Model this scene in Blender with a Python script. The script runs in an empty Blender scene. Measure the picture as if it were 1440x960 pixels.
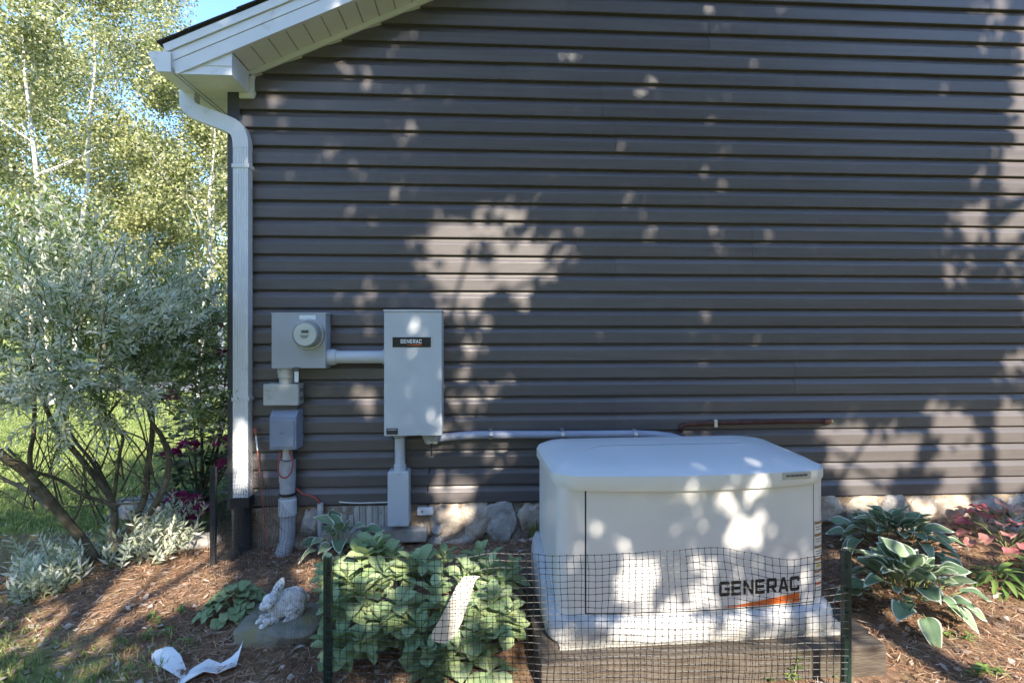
import bpy, bmesh, math, random
import numpy as np
from mathutils import Vector, Matrix, noise as mnoise

R = math.radians
random.seed(7)
rng = np.random.default_rng(7)
scene = bpy.context.scene
col = scene.collection

# ------------------------------------------------------------------ camera
F = 755.0                 # focal length in photo pixels (1440 wide)
YAW = R(3.3)              # camera turned slightly right of the wall normal
CAM = Vector((0.0, -3.515, 1.45))
HOR = 465.0               # horizon row
cam_d = bpy.data.cameras.new('camera')
cam = bpy.data.objects.new('camera', cam_d)
col.objects.link(cam)
cam.location = CAM
cam.rotation_euler = (R(90), 0, -YAW)
cam_d.sensor_width = 36
cam_d.lens = 36 * F / 1440
cam_d.shift_y = (HOR - 480) / 1440
cam_d.clip_start = 0.05
cam_d.clip_end = 600
scene.camera = cam
scene.render.resolution_x = 1024
scene.render.resolution_y = 682

# ------------------------------------------------------------------ sky and sun
SUN = Vector((0.20, -1.0, 0.68)).normalized()      # towards the sun
SUN_EL = math.asin(SUN.z)
w = bpy.data.worlds.new('World')
scene.world = w
w.use_nodes = True
nt = w.node_tree
nt.nodes.clear()
sky = nt.nodes.new('ShaderNodeTexSky')
sky.sky_type = 'NISHITA'
sky.sun_disc = False
sky.sun_elevation = SUN_EL
sky.sun_rotation = math.atan2(SUN.x, SUN.y)
sky.air_density = 1.0
sky.dust_density = 0.6
sky.ozone_density = 6.0
bg = nt.nodes.new('ShaderNodeBackground')
bg.inputs[1].default_value = 0.15
ow = nt.nodes.new('ShaderNodeOutputWorld')
nt.links.new(sky.outputs[0], bg.inputs[0])
nt.links.new(bg.outputs[0], ow.inputs[0])
sun_d = bpy.data.lights.new('sun', 'SUN')
sun_d.energy = 3.6
sun_d.angle = R(0.5)
sun_d.color = (1.0, 0.92, 0.80)
sun = bpy.data.objects.new('sun', sun_d)
col.objects.link(sun)
sun.rotation_euler = SUN.to_track_quat('Z', 'Y').to_euler()
sun.location = (3, -12, 9)
vs = scene.view_settings
vs.view_transform = 'Standard'
vs.look = 'None'
vs.gamma = 1.0
vs.exposure = 1.9
vs.use_curve_mapping = False

# ------------------------------------------------------------------ measuring helpers
cY, sY = math.cos(YAW), math.sin(YAW)

def ray(px, py):
    xc, zc, yc = (px - 720) / F, 1.0, (HOR - py) / F
    return Vector((xc * cY + zc * sY, -xc * sY + zc * cY, yc))

def P(px, py, Y):
    d = ray(px, py)
    return CAM + d * ((Y - CAM.y) / d.y)

def G(px, py, z=0.0):
    d = ray(px, py)
    return CAM + d * ((z - CAM.z) / d.z)

def PD(px, py, dep):
    return CAM + ray(px, py) * dep

def sstep(a, b, v):
    t = np.clip((v - a) / (b - a), 0, 1)
    return t * t * (3 - 2 * t)

def gz(x, y):
    """height of the ground"""
    h = 0.075 * sstep(-1.35, -0.15, y) * sstep(-2.5, -1.9, x)
    h = h + 0.012 * np.sin(2.1 * x + 0.7) * np.sin(2.7 * y + 1.3) + 0.006 * np.sin(7.3 * x + 2) * np.sin(6.1 * y)
    return h

# ------------------------------------------------------------------ materials
MATS = {}

def new_mat(name):
    m = bpy.data.materials.new(name)
    m.use_nodes = True
    t = m.node_tree
    t.nodes.clear()
    o = t.nodes.new('ShaderNodeOutputMaterial')
    MATS[name] = m
    return m, t, o

def ramp(t, stops):
    r = t.nodes.new('ShaderNodeValToRGB')
    e = r.color_ramp.elements
    while len(e) < len(stops):
        e.new(0.5)
    for i, (p, c) in enumerate(stops):
        e[i].position = p
        e[i].color = (*c, 1)
    return r

def mat(name, c1, c2=None, scale=8, rough=0.6, metal=0.0, bump=0.0, bscale=60, stretch=None,
        rnd=0.0, spec=0.4, dirt=None, dscale=3, dlo=0.55, dhi=0.75):
    """Principled with two-tone noise colour, optional dirt tint, per-object brightness and bump"""
    m, t, o = new_mat(name)
    c2 = c2 or c1
    b = t.nodes.new('ShaderNodeBsdfPrincipled')
    b.inputs['Roughness'].default_value = rough
    b.inputs['Metallic'].default_value = metal
    b.inputs['Specular IOR Level'].default_value = spec
    tc = t.nodes.new('ShaderNodeNewGeometry')
    vec = tc.outputs['Position']
    if stretch:
        mp = t.nodes.new('ShaderNodeMapping')
        mp.inputs['Scale'].default_value = stretch
        t.links.new(vec, mp.inputs[0])
        vec = mp.outputs[0]
    n = t.nodes.new('ShaderNodeTexNoise')
    n.inputs['Scale'].default_value = scale
    n.inputs['Detail'].default_value = 6
    t.links.new(vec, n.inputs['Vector'])
    r = ramp(t, [(0.34, c1), (0.66, c2)])
    t.links.new(n.outputs[0], r.inputs[0])
    out = r.outputs[0]
    if dirt:
        n2 = t.nodes.new('ShaderNodeTexNoise')
        n2.inputs['Scale'].default_value = dscale
        n2.inputs['Detail'].default_value = 8
        n2.inputs['Roughness'].default_value = 0.7
        t.links.new(tc.outputs['Position'], n2.inputs['Vector'])
        r2 = ramp(t, [(dlo, (0, 0, 0)), (dhi, (1, 1, 1))])
        t.links.new(n2.outputs[0], r2.inputs[0])
        mx = t.nodes.new('ShaderNodeMix')
        mx.data_type = 'RGBA'
        t.links.new(r2.outputs[0], mx.inputs[0])
        t.links.new(out, mx.inputs[6])
        mx.inputs[7].default_value = (*dirt, 1)
        out = mx.outputs[2]
    if rnd:
        oi = t.nodes.new('ShaderNodeObjectInfo')
        mr = t.nodes.new('ShaderNodeMapRange')
        mr.inputs[3].default_value = 1 - rnd
        mr.inputs[4].default_value = 1 + rnd
        t.links.new(oi.outputs['Random'], mr.inputs[0])
        mu = t.nodes.new('ShaderNodeVectorMath')
        mu.operation = 'SCALE'
        t.links.new(out, mu.inputs[0])
        t.links.new(mr.outputs[0], mu.inputs['Scale'])
        out = mu.outputs[0]
    t.links.new(out, b.inputs['Base Color'])
    if bump:
        n3 = t.nodes.new('ShaderNodeTexNoise')
        n3.inputs['Scale'].default_value = bscale
        n3.inputs['Detail'].default_value = 5
        t.links.new(vec, n3.inputs['Vector'])
        bp = t.nodes.new('ShaderNodeBump')
        bp.inputs['Strength'].default_value = bump
        bp.inputs['Distance'].default_value = 0.01
        t.links.new(n3.outputs[0], bp.inputs['Height'])
        t.links.new(bp.outputs[0], b.inputs['Normal'])
    t.links.new(b.outputs[0], o.inputs[0])
    return m

def leaf_mat(name, stops, trans=0.35, rough=0.5, island=True, nscale=0, spec=0.3):
    """thin leaf: principled + translucent, colour differs from leaf to leaf"""
    m, t, o = new_mat(name)
    if island:
        g = t.nodes.new('ShaderNodeNewGeometry')
        src = g.outputs['Random Per Island']
    else:
        g = t.nodes.new('ShaderNodeObjectInfo')
        src = g.outputs['Random']
    r = ramp(t, stops)
    if nscale:
        gg = t.nodes.new('ShaderNodeNewGeometry')
        n = t.nodes.new('ShaderNodeTexNoise')
        n.inputs['Scale'].default_value = nscale
        n.inputs['Detail'].default_value = 4
        t.links.new(gg.outputs['Position'], n.inputs['Vector'])
        mx = t.nodes.new('ShaderNodeMix')
        mx.inputs[0].default_value = 0.45
        t.links.new(src, mx.inputs[2])
        t.links.new(n.outputs[0], mx.inputs[3])
        src = mx.outputs[0]
    t.links.new(src, r.inputs[0])
    b = t.nodes.new('ShaderNodeBsdfPrincipled')
    b.inputs['Roughness'].default_value = rough
    b.inputs['Specular IOR Level'].default_value = spec
    tr = t.nodes.new('ShaderNodeBsdfTranslucent')
    ms = t.nodes.new('ShaderNodeMixShader')
    ms.inputs[0].default_value = trans
    t.links.new(r.outputs[0], b.inputs['Base Color'])
    t.links.new(r.outputs[0], tr.inputs[0])
    t.links.new(b.outputs[0], ms.inputs[1])
    t.links.new(tr.outputs[0], ms.inputs[2])
    t.links.new(ms.outputs[0], o.inputs[0])
    return m

M_side = mat('siding_vinyl', (.100, .087, .083), (.117, .103, .098), scale=3, rough=.34, bump=.06, bscale=30,
             stretch=(.6, 8, 12), rnd=.08, spec=.42, dirt=(.135, .122, .112), dscale=4, dlo=.54, dhi=.82)
M_wallcore = mat('wall_sheathing', (.06, .06, .065), rough=.8)
M_corner = mat('corner_trim', (.055, .054, .058), (.065, .064, .068), rough=.5)
M_trim = mat('white_aluminium', (.66, .67, .68), (.72, .72, .72), scale=4, rough=.42, dirt=(.45, .44, .38), dscale=6, dlo=.62, dhi=.85)
M_soffit = mat('soffit_vinyl', (.66, .65, .58), (.72, .70, .63), scale=4, rough=.55)
M_down = mat('downspout_paint', (.62, .63, .64), (.70, .70, .70), scale=5, rough=.4, dirt=(.36, .35, .31), dscale=7, dlo=.58, dhi=.85)
M_shingle = mat('asphalt_shingle', (.035, .033, .034), (.075, .07, .07), scale=60, rough=.95, bump=.5, bscale=300)
M_mortar = mat('mortar', (.24, .19, .14), (.36, .30, .23), scale=20, rough=.95, bump=.6, bscale=90, dirt=(.20, .11, .05), dscale=5, dlo=.5, dhi=.7)
M_stone = mat('fieldstone', (.26, .24, .22), (.48, .44, .38), scale=11, rough=.9, bump=1.0, bscale=38, rnd=.2, dirt=(.16, .14, .13), dscale=14, dlo=.52, dhi=.8)
M_stone2 = mat('fieldstone_tan', (.34, .26, .19), (.54, .46, .37), scale=11, rough=.9, bump=1.0, bscale=38, rnd=.15, dirt=(.24, .17, .11), dscale=12, dlo=.52, dhi=.8)
M_slab = mat('mossy_stone', (.17, .16, .13), (.26, .24, .19), scale=14, rough=.95, bump=.6, bscale=70, dirt=(.24, .20, .07), dscale=9, dlo=.45, dhi=.7)
M_conc = mat('concrete', (.30, .28, .25), (.40, .38, .34), scale=18, rough=.9, bump=.3, bscale=120)
M_oldwood = mat('weathered_board', (.34, .32, .29), (.50, .48, .44), scale=10, rough=.85, bump=.3, bscale=30, stretch=(6, 6, .8), rnd=.12)
M_timber = mat('timber', (.060, .046, .034), (.125, .10, .075), scale=8, rough=.9, bump=.6, bscale=26, stretch=(1, 8, 8), dirt=(.09, .075, .05), dscale=5, dlo=.5, dhi=.75)
M_box = mat('grey_enclosure', (.36, .38, .41), (.41, .43, .45), scale=6, rough=.38, spec=.5)
M_box2 = mat('light_grey_enclosure', (.50, .52, .54), (.55, .57, .58), scale=5, rough=.36, spec=.5)
M_nid = mat('blue_grey_plastic', (.22, .25, .32), (.26, .29, .36), scale=6, rough=.45)
M_beige = mat('weathered_grey_plastic', (.42, .42, .38), (.50, .49, .45), scale=9, rough=.6, dirt=(.28, .26, .22), dscale=10)
M_pvc = mat('grey_pvc', (.34, .36, .39), (.42, .43, .45), scale=6, rough=.45, dirt=(.28, .27, .25), dscale=8)
M_pvc_light = mat('pale_grey_conduit', (.50, .52, .56), (.56, .58, .60), scale=6, rough=.4)
M_pvc_blue = mat('blue_grey_conduit', (.30, .32, .40), (.35, .37, .44), scale=6, rough=.4)
M_metal = mat('galvanised', (.55, .55, .55), (.68, .68, .68), scale=20, rough=.35, metal=.8)
M_black = mat('black_plastic', (.018, .018, .019), (.028, .028, .028), scale=10, rough=.5)
M_plate = mat('nameplate_black', (.022, .018, .016), rough=.4)
M_white_print = mat('white_print', (.78, .78, .76), rough=.5)
M_orange = mat('orange_print', (.62, .13, .02), rough=.45)
M_letter = mat('black_print', (.014, .014, .014), rough=.45)
M_glass = mat('meter_glass', (.24, .26, .25), (.30, .32, .31), rough=.10, spec=.8)
M_dial = mat('meter_dial', (.50, .53, .48), (.55, .57, .52), rough=.25)
M_lcd = mat('meter_display', (.10, .11, .09), rough=.25)
M_dark = mat('dark_print', (.10, .10, .10), rough=.5)
M_rust = mat('rusty_copper', (.065, .024, .018), (.13, .052, .036), scale=25, rough=.7, metal=.2, dirt=(.08, .035, .03), dscale=30)
M_redwire = mat('red_wire', (.30, .05, .035), (.38, .08, .06), rough=.5)
M_whitewire = mat('white_wire', (.62, .60, .55), rough=.5)
M_stake = mat('orange_fibreglass', (.34, .09, .05), (.42, .14, .08), scale=20, rough=.6)
M_gen = mat('generator_bisque', (.62, .595, .565), (.67, .645, .61), scale=3, rough=.32, spec=.5, dirt=(.50, .48, .42), dscale=4, dlo=.6, dhi=.9)
M_lid = mat('generator_lid', (.64, .64, .62), (.70, .69, .67), scale=3, rough=.3, spec=.5)
M_gbase = mat('generator_base', (.46, .45, .44), (.54, .53, .51), scale=6, rough=.5, dirt=(.34, .31, .25), dscale=9, dlo=.50, dhi=.74)
M_badge = mat('silver_badge', (.42, .41, .41), (.48, .47, .46), scale=30, rough=.35, metal=.3)
M_gap = mat('door_gap', (.03, .03, .03), rough=.8)
M_lab = mat('label_white', (.66, .63, .56), rough=.5)
M_labbr = mat('label_brown', (.30, .15, .06), rough=.5)
M_yel = mat('label_yellow', (.65, .50, .05), rough=.5)
M_post = mat('green_steel', (.006, .020, .016), (.010, .030, .023), scale=20, rough=.4, spec=.5)
M_net = mat('black_netting', (.012, .012, .013), rough=.5)
M_rabbit = mat('weathered_plaster', (.62, .61, .60), (.74, .73, .71), scale=20, rough=.8, bump=.7, bscale=80, dirt=(.16, .15, .14), dscale=46, dlo=.53, dhi=.64)
M_paper = mat('cream_tape', (.62, .56, .45), (.72, .67, .57), scale=20, rough=.7)
M_cloth = mat('white_sheeting', (.70, .70, .68), (.80, .80, .78), scale=12, rough=.7, dirt=(.42, .38, .32), dscale=14, dlo=.58, dhi=.8)
M_bark = mat('shrub_bark', (.075, .06, .036), (.15, .125, .075), scale=20, rough=.9, bump=.5, bscale=60, dirt=(.24, .22, .17), dscale=9)
M_birch = mat('birch_bark', (.45, .43, .38), (.62, .60, .55), scale=6, rough=.8, dirt=(.12, .10, .08), dscale=7, dlo=.55, dhi=.7)
M_treebark = mat('tree_bark', (.10, .08, .06), (.18, .15, .11), scale=9, rough=.95, bump=.6, bscale=30)
M_asph = mat('driveway_asphalt', (.16, .16, .17), (.22, .22, .22), scale=30, rough=.95)
M_far = mat('far_clapboard', (.62, .57, .48), (.68, .62, .54), scale=3, rough=.8)
M_farroof = mat('far_roof', (.10, .085, .075), (.15, .13, .11), scale=9, rough=.9)
M_farglass = mat('far_glass', (.04, .05, .06), rough=.1)

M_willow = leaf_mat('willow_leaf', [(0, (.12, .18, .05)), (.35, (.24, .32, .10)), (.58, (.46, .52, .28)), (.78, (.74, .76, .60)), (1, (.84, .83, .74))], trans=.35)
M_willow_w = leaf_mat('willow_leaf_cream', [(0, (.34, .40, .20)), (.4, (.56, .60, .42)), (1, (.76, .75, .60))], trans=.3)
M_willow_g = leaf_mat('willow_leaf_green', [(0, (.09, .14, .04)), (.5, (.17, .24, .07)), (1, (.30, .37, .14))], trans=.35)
M_tree = leaf_mat('tree_leaf', [(0, (.09, .12, .03)), (.35, (.24, .26, .08)), (.75, (.42, .41, .18)), (1, (.60, .58, .40))], trans=.35)
M_tree2 = leaf_mat('tree_leaf_green', [(0, (.08, .11, .03)), (.5, (.22, .25, .08)), (1, (.44, .45, .20))], trans=.35)
M_shade_leaf = leaf_mat('maple_leaf', [(0, (.04, .07, .02)), (1, (.09, .13, .04))], trans=.12)
M_rhodo = leaf_mat('rhododendron_leaf', [(0, (.03, .06, .025)), (1, (.09, .135, .06))], trans=.1, rough=.35, spec=.5)
M_flower = leaf_mat('magenta_petal', [(0, (.30, .02, .13)), (1, (.52, .07, .27))], trans=.3)
M_hosta = leaf_mat('hosta_green', [(0, (.09, .16, .09)), (.5, (.19, .28, .15)), (1, (.34, .43, .24))], trans=.25, island=False, nscale=25, rough=.45)
_t = M_hosta.node_tree                      # parallel veins run along the leaf
_n = [q for q in _t.nodes if q.type == 'TEX_NOISE'][0]
_c = _t.nodes.new('ShaderNodeTexCoord'); _mp = _t.nodes.new('ShaderNodeMapping')
_mp.inputs['Scale'].default_value = (9, 170, 9)
_t.links.new(_c.outputs['Object'], _mp.inputs[0]); _t.links.new(_mp.outputs[0], _n.inputs['Vector'])
_n.inputs['Scale'].default_value = 1.0
M_hostaw = leaf_mat('hosta_cream_margin', [(0, (.58, .62, .46)), (1, (.78, .78, .66))], trans=.25, island=False)
M_sedum = leaf_mat('sedum_leaf', [(0, (.17, .26, .115)), (.5, (.30, .39, .19)), (1, (.47, .52, .27))], trans=.22, island=False, nscale=18, rough=.45)
M_sedum_low = leaf_mat('sedum_leaf_small', [(0, (.17, .26, .115)), (.5, (.30, .39, .19)), (1, (.47, .52, .27))], trans=.22, nscale=18, rough=.45)
M_heuch = leaf_mat('heuchera_leaf', [(0, (.16, .23, .10)), (1, (.33, .41, .21))], trans=.2, island=False, nscale=40)
M_heuchr = leaf_mat('heuchera_red_leaf', [(0, (.16, .03, .05)), (.35, (.36, .10, .11)), (.6, (.50, .26, .21)), (1, (.66, .50, .38))], trans=.25, island=False, nscale=30)
M_weed = leaf_mat('weed_leaf', [(0, (.10, .18, .04)), (1, (.24, .33, .09))], trans=.3, island=False)
M_stem = mat('green_stem', (.16, .20, .07), (.24, .28, .10), rough=.6)
M_grass = leaf_mat('grass_blade', [(0, (.14, .20, .05)), (.6, (.27, .34, .10)), (1, (.46, .48, .22))], trans=.35)
M_litter = leaf_mat('pine_straw', [(0, (.13, .072, .046)), (.4, (.30, .165, .09)), (.75, (.45, .265, .15)), (1, (.60, .47, .35))], trans=.05, rough=.8)
M_chip = leaf_mat('dead_leaf', [(0, (.14, .09, .06)), (.6, (.30, .21, .15)), (1, (.52, .45, .38))], trans=.1, rough=.8)

# ground: bark mulch near the house, lawn elsewhere
m, t, o = new_mat('ground_soil')
b = t.nodes.new('ShaderNodeBsdfPrincipled'); b.inputs['Roughness'].default_value = .95
b.inputs['Specular IOR Level'].default_value = .15
g = t.nodes.new('ShaderNodeNewGeometry')
n1 = t.nodes.new('ShaderNodeTexNoise'); n1.inputs['Scale'].default_value = 28; n1.inputs['Detail'].default_value = 9
n1.inputs['Roughness'].default_value = .75
t.links.new(g.outputs['Position'], n1.inputs['Vector'])
r1 = ramp(t, [(.3, (.085, .052, .038)), (.5, (.23, .135, .08)), (.72, (.40, .26, .18))])
t.links.new(n1.outputs[0], r1.inputs[0])
n2 = t.nodes.new('ShaderNodeTexNoise'); n2.inputs['Scale'].default_value = 9; n2.inputs['Detail'].default_value = 9
t.links.new(g.outputs['Position'], n2.inputs['Vector'])
r2 = ramp(t, [(.3, (.16, .20, .06)), (.7, (.32, .36, .13))])
t.links.new(n2.outputs[0], r2.inputs[0])
at_ = t.nodes.new('ShaderNodeAttribute'); at_.attribute_name = 'lawn'
mx = t.nodes.new('ShaderNodeMix'); mx.data_type = 'RGBA'
t.links.new(at_.outputs['Fac'], mx.inputs[0])
t.links.new(r1.outputs[0], mx.inputs[6]); t.links.new(r2.outputs[0], mx.inputs[7])
t.links.new(mx.outputs[2], b.inputs['Base Color'])
bp = t.nodes.new('ShaderNodeBump'); bp.inputs['Strength'].default_value = .8; bp.inputs['Distance'].default_value = .02
t.links.new(n1.outputs[0], bp.inputs['Height']); t.links.new(bp.outputs[0], b.inputs['Normal'])
t.links.new(b.outputs[0], o.inputs[0])
M_ground = m

# ------------------------------------------------------------------ object helpers
def tag(o, label=None, cat=None, group=None, kind=None):
    if label: o['label'] = label
    if cat: o['category'] = cat
    if group: o['group'] = group
    if kind: o['kind'] = kind
    return o

WM = {}
def world(o):
    return WM.get(o.name, Matrix.Identity(4))

def thing(name, loc, label, cat, group=None, rz=0.0):
    e = bpy.data.objects.new(name, None)
    e.empty_display_size = .1
    col.objects.link(e)
    e.location = loc
    e.rotation_euler = (0, 0, rz)
    WM[e.name] = Matrix.Translation(Vector(loc)) @ Matrix.Rotation(rz, 4, 'Z')
    return tag(e, label, cat, group)

class MB:
    def __init__(s):
        s.v = []; s.f = []; s.m = []; s.mi = 0
    def add(s, vs, fs):
        k = len(s.v)
        s.v += [tuple(p) for p in vs]
        s.f += [tuple(i + k for i in f) for f in fs]
        s.m += [s.mi] * len(fs)
        return s
    def box(s, x0, x1, y0, y1, z0, z1, ch=0.0):
        if ch <= 0:
            v = [(x, y, z) for z in (z0, z1) for y in (y0, y1) for x in (x0, x1)]
            return s.add(v, [(0, 2, 3, 1), (4, 5, 7, 6), (0, 1, 5, 4), (2, 6, 7, 3), (0, 4, 6, 2), (1, 3, 7, 5)])
        bm = bmesh.new()
        bmesh.ops.create_cube(bm, size=1)
        bmesh.ops.scale(bm, vec=(x1 - x0, y1 - y0, z1 - z0), verts=bm.verts)
        bmesh.ops.bevel(bm, geom=list(bm.edges), offset=ch, segments=2, affect='EDGES', profile=.5)
        c = Vector(((x0 + x1) / 2, (y0 + y1) / 2, (z0 + z1) / 2))
        bm.verts.index_update()
        s.add([v.co + c for v in bm.verts], [[v.index for v in f.verts] for f in bm.faces])
        bm.free()
        return s
    def tube(s, pts, r, n=10, cap=True, rect=None, up=None):
        """swept round (or rectangular, rect=(w,d)) section along pts; r may be a list"""
        pts = [Vector(p) for p in pts]
        rs = r if isinstance(r, (list, tuple)) else [r] * len(pts)
        k = len(s.v)
        prev = None
        for i, p in enumerate(pts):
            d = (pts[min(i + 1, len(pts) - 1)] - pts[max(i - 1, 0)]).normalized()
            if up is not None:
                a = Vector(up)
            elif prev is None:
                a = Vector((0, 0, 1)) if abs(d.z) < .9 else Vector((1, 0, 0))
            else:
                a = prev
            a = (a - d * a.dot(d)).normalized()
            prev = a
            c = d.cross(a)
            if rect:
                sec = [(rect[0] / 2 * q, rect[1] / 2 * u) for q, u in ((-1, -1), (1, -1), (1, 1), (-1, 1))]
                for q, u in sec:
                    s.v.append(tuple(p + c * q + a * u))
            else:
                for j in range(n):
                    th = 2 * math.pi * j / n
                    s.v.append(tuple(p + (a * math.cos(th) + c * math.sin(th)) * rs[i]))
        nn = 4 if rect else n
        for i in range(len(pts) - 1):
            for j in range(nn):
                s.f.append((k + i * nn + j, k + i * nn + (j + 1) % nn, k + (i + 1) * nn + (j + 1) % nn, k + (i + 1) * nn + j))
                s.m.append(s.mi)
        if cap:
            s.f.append(tuple(k + j for j in reversed(range(nn)))); s.m.append(s.mi)
            s.f.append(tuple(k + (len(pts) - 1) * nn + j for j in range(nn))); s.m.append(s.mi)
        return s
    def lathe(s, c, axis, prof, n=32):
        """prof: (distance along axis, radius)"""
        axis = Vector(axis).normalized(); c = Vector(c)
        a = axis.orthogonal().normalized(); b_ = axis.cross(a)
        k = len(s.v)
        for (h, r) in prof:
            for j in range(n):
                th = 2 * math.pi * j / n
                s.v.append(tuple(c + axis * h + (a * math.cos(th) + b_ * math.sin(th)) * r))
        for i in range(len(prof) - 1):
            for j in range(n):
                s.f.append((k + i * n + j, k + i * n + (j + 1) % n, k + (i + 1) * n + (j + 1) % n, k + (i + 1) * n + j)); s.m.append(s.mi)
        s.f.append(tuple(k + j for j in reversed(range(n)))); s.m.append(s.mi)
        s.f.append(tuple(k + (len(prof) - 1) * n + j for j in range(n))); s.m.append(s.mi)
        return s
    def prism(s, poly, y0, y1):
        """poly in (x,z), extruded along y"""
        n = len(poly)
        v = [(x, y0, z) for x, z in poly] + [(x, y1, z) for x, z in poly]
        fs = [tuple(range(n)), tuple(reversed(range(n, 2 * n)))]
        fs += [(i, i + n, (i + 1) % n + n, (i + 1) % n) for i in range(n)]
        return s.add(v, fs)
    def build(s, name, mats, parent=None, smooth=False, local=False, angle=35):
        me = bpy.data.meshes.new(name)
        vs_ = s.v
        if parent is not None and not local:
            inv = world(parent).inverted()
            vs_ = [inv @ Vector(p) for p in s.v]
        me.from_pydata([tuple(p) for p in vs_], [], s.f)
        for mm in (mats if isinstance(mats, (list, tuple)) else [mats]):
            me.materials.append(mm)
        if any(s.m):
            me.polygons.foreach_set('material_index', s.m)
        bm = bmesh.new(); bm.from_mesh(me)
        bmesh.ops.recalc_face_normals(bm, faces=bm.faces)
        bm.to_mesh(me); bm.free()
        if smooth:
            me.polygons.foreach_set('use_smooth', [True] * len(me.polygons))
            me.set_sharp_from_angle(angle=R(angle))
        me.update()
        ob = bpy.data.objects.new(name, me)
        col.objects.link(ob)
        if parent is not None:
            ob.parent = parent
            WM[ob.name] = world(parent)
        return ob

def leaf_cloud(name, cen, dirv, nrm, L, W, mt, parent=None, kind='stuff'):
    """many rhombic leaves in one mesh (numpy): cen (N,3) base, dirv axis, nrm normal, L, W arrays"""
    cen = np.asarray(cen, float); N = len(cen)
    dirv = dirv / (np.linalg.norm(dirv, axis=1, keepdims=True) + 1e-9)
    sd = np.cross(dirv, nrm); sd /= (np.linalg.norm(sd, axis=1, keepdims=True) + 1e-9)
    L = np.broadcast_to(L, (N,))[:, None]; W = np.broadcast_to(W, (N,))[:, None]
    nn = np.cross(sd, dirv)
    V = np.empty((N, 4, 3))
    V[:, 0] = cen
    V[:, 1] = cen + dirv * L * .45 + sd * W * .5 + nn * W * .12
    V[:, 2] = cen + dirv * L
    V[:, 3] = cen + dirv * L * .45 - sd * W * .5 + nn * W * .12
    if parent is not None:
        off = np.array(world(parent).translation)
        V = V - off
    me = bpy.data.meshes.new(name)
    me.vertices.add(N * 4); me.loops.add(N * 4); me.polygons.add(N)
    me.vertices.foreach_set('co', V.reshape(-1))
    me.loops.foreach_set('vertex_index', np.arange(N * 4, dtype=np.int32))
    me.polygons.foreach_set('loop_start', np.arange(0, N * 4, 4, dtype=np.int32))
    me.materials.append(mt)
    me.update(calc_edges=True)
    ob = bpy.data.objects.new(name, me)
    col.objects.link(ob)
    if parent is not None: ob.parent = parent
    if kind: ob['kind'] = kind
    return ob

def rand_unit(n):
    v = rng.normal(size=(n, 3))
    return v / np.linalg.norm(v, axis=1, keepdims=True)

# ------------------------------------------------------------------ ground
def lawn_fac(x, y):
    """1 = lawn, 0 = mulch bed"""
    edge = -2.25 + 0.25 * np.sin(1.7 * y + .6) + .12 * np.sin(4.3 * y)
    left = sstep(.25, -.25, x - edge)
    back = sstep(.35, .75, y)
    near = sstep(-.85, -1.3, y + .35 * (x + 1.6) * (x < -1.6)) * sstep(-1.15, -1.7, x)
    front = sstep(-2.2, -2.8, y)
    left = left * np.where(y < .5, sstep(-.1, .5, np.abs(x + 3.1 + .2 * y) - .45) * .8 + .2, 1)
    return np.clip(np.maximum(np.maximum(left, back), np.maximum(near, front)), 0, 1)

def axis_pts(a, b, fine0, fine1, df, dc):
    p = list(np.arange(fine0, fine1 + 1e-6, df))
    q = fine0; st = df
    while q > a:
        st *= 1.35; q -= st; p.insert(0, q)
    q = fine1; st = df
    while q < b:
        st *= 1.35; q += st; p.append(q)
    return np.array(p)
xs = axis_pts(-150, 150, -5, 4, .06, 1)
ys = axis_pts(-60, 220, -3, 3, .06, 1)
X, Y = np.meshgrid(xs, ys)
fade = sstep(30, 12, np.hypot(X, Y))
Z = gz(X, Y) * fade
micro = rng.normal(size=X.shape) * .004
Z = Z + micro * (np.hypot(X, Y) < 7)
me = bpy.data.meshes.new('ground')
nx, ny = len(xs), len(ys)
I = np.arange(nx * ny).reshape(ny, nx)
quads = np.stack([I[:-1, :-1], I[:-1, 1:], I[1:, 1:], I[1:, :-1]], -1).reshape(-1, 4)
me.from_pydata(np.stack([X, Y, Z], -1).reshape(-1, 3).tolist(), [], quads.tolist())
at = me.attributes.new('lawn', 'FLOAT', 'POINT')
lf = np.clip(lawn_fac(X, Y) + rng.normal(size=X.shape) * .12, 0, 1)
at.data.foreach_set('value', lf.reshape(-1))
me.polygons.foreach_set('use_smooth', [True] * len(me.polygons))
me.materials.append(M_ground)
ground = bpy.data.objects.new('ground', me); col.objects.link(ground)
tag(ground, kind='structure')

mb = MB()
pl = [(-40, 10.2), (-14, 9.6), (-8, 9.3), (-4.5, 9.6), (10, 11), (10, 13.2), (-4.5, 12.2), (-8, 11.8), (-14, 12.2), (-40, 13)]
mb.add([(x, y, .022) for x, y in pl], [tuple(range(len(pl)))])
tag(mb.build('driveway', M_asph), kind='structure')

# ------------------------------------------------------------------ house
WALL_BOT = P(720, 703, 0).z
XC = P(320, 400, -.02).x          # left corner of the house
XR = 5.2                          # wall goes on past the right of the view
EX = .1143                        # siding exposure
OV = .27                          # rake overhang
pL = P(250, 105.5, -OV); pU = P(503, 0, -OV)
SL = (pU.z - pL.z) / (pU.x - pL.x)
def zlow(x): return pL.z + SL * (x - pL.x)      # lower edge of rake fascia
def xrake(z): return pL.x + (z - pL.z) / SL
house = thing('house', (XC, 0, 0), 'house gable end in dark grey lap siding with white eave and downspout', 'house')

# structural core
XRIDGE = 4.9
core = [(XC + .02, -.2), (XRIDGE, -.2), (XRIDGE, zlow(XRIDGE)), (XC + .02, zlow(XC) + .02)]
MB().prism(core, .02, 7.0).build('wall', M_wallcore, house)

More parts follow.
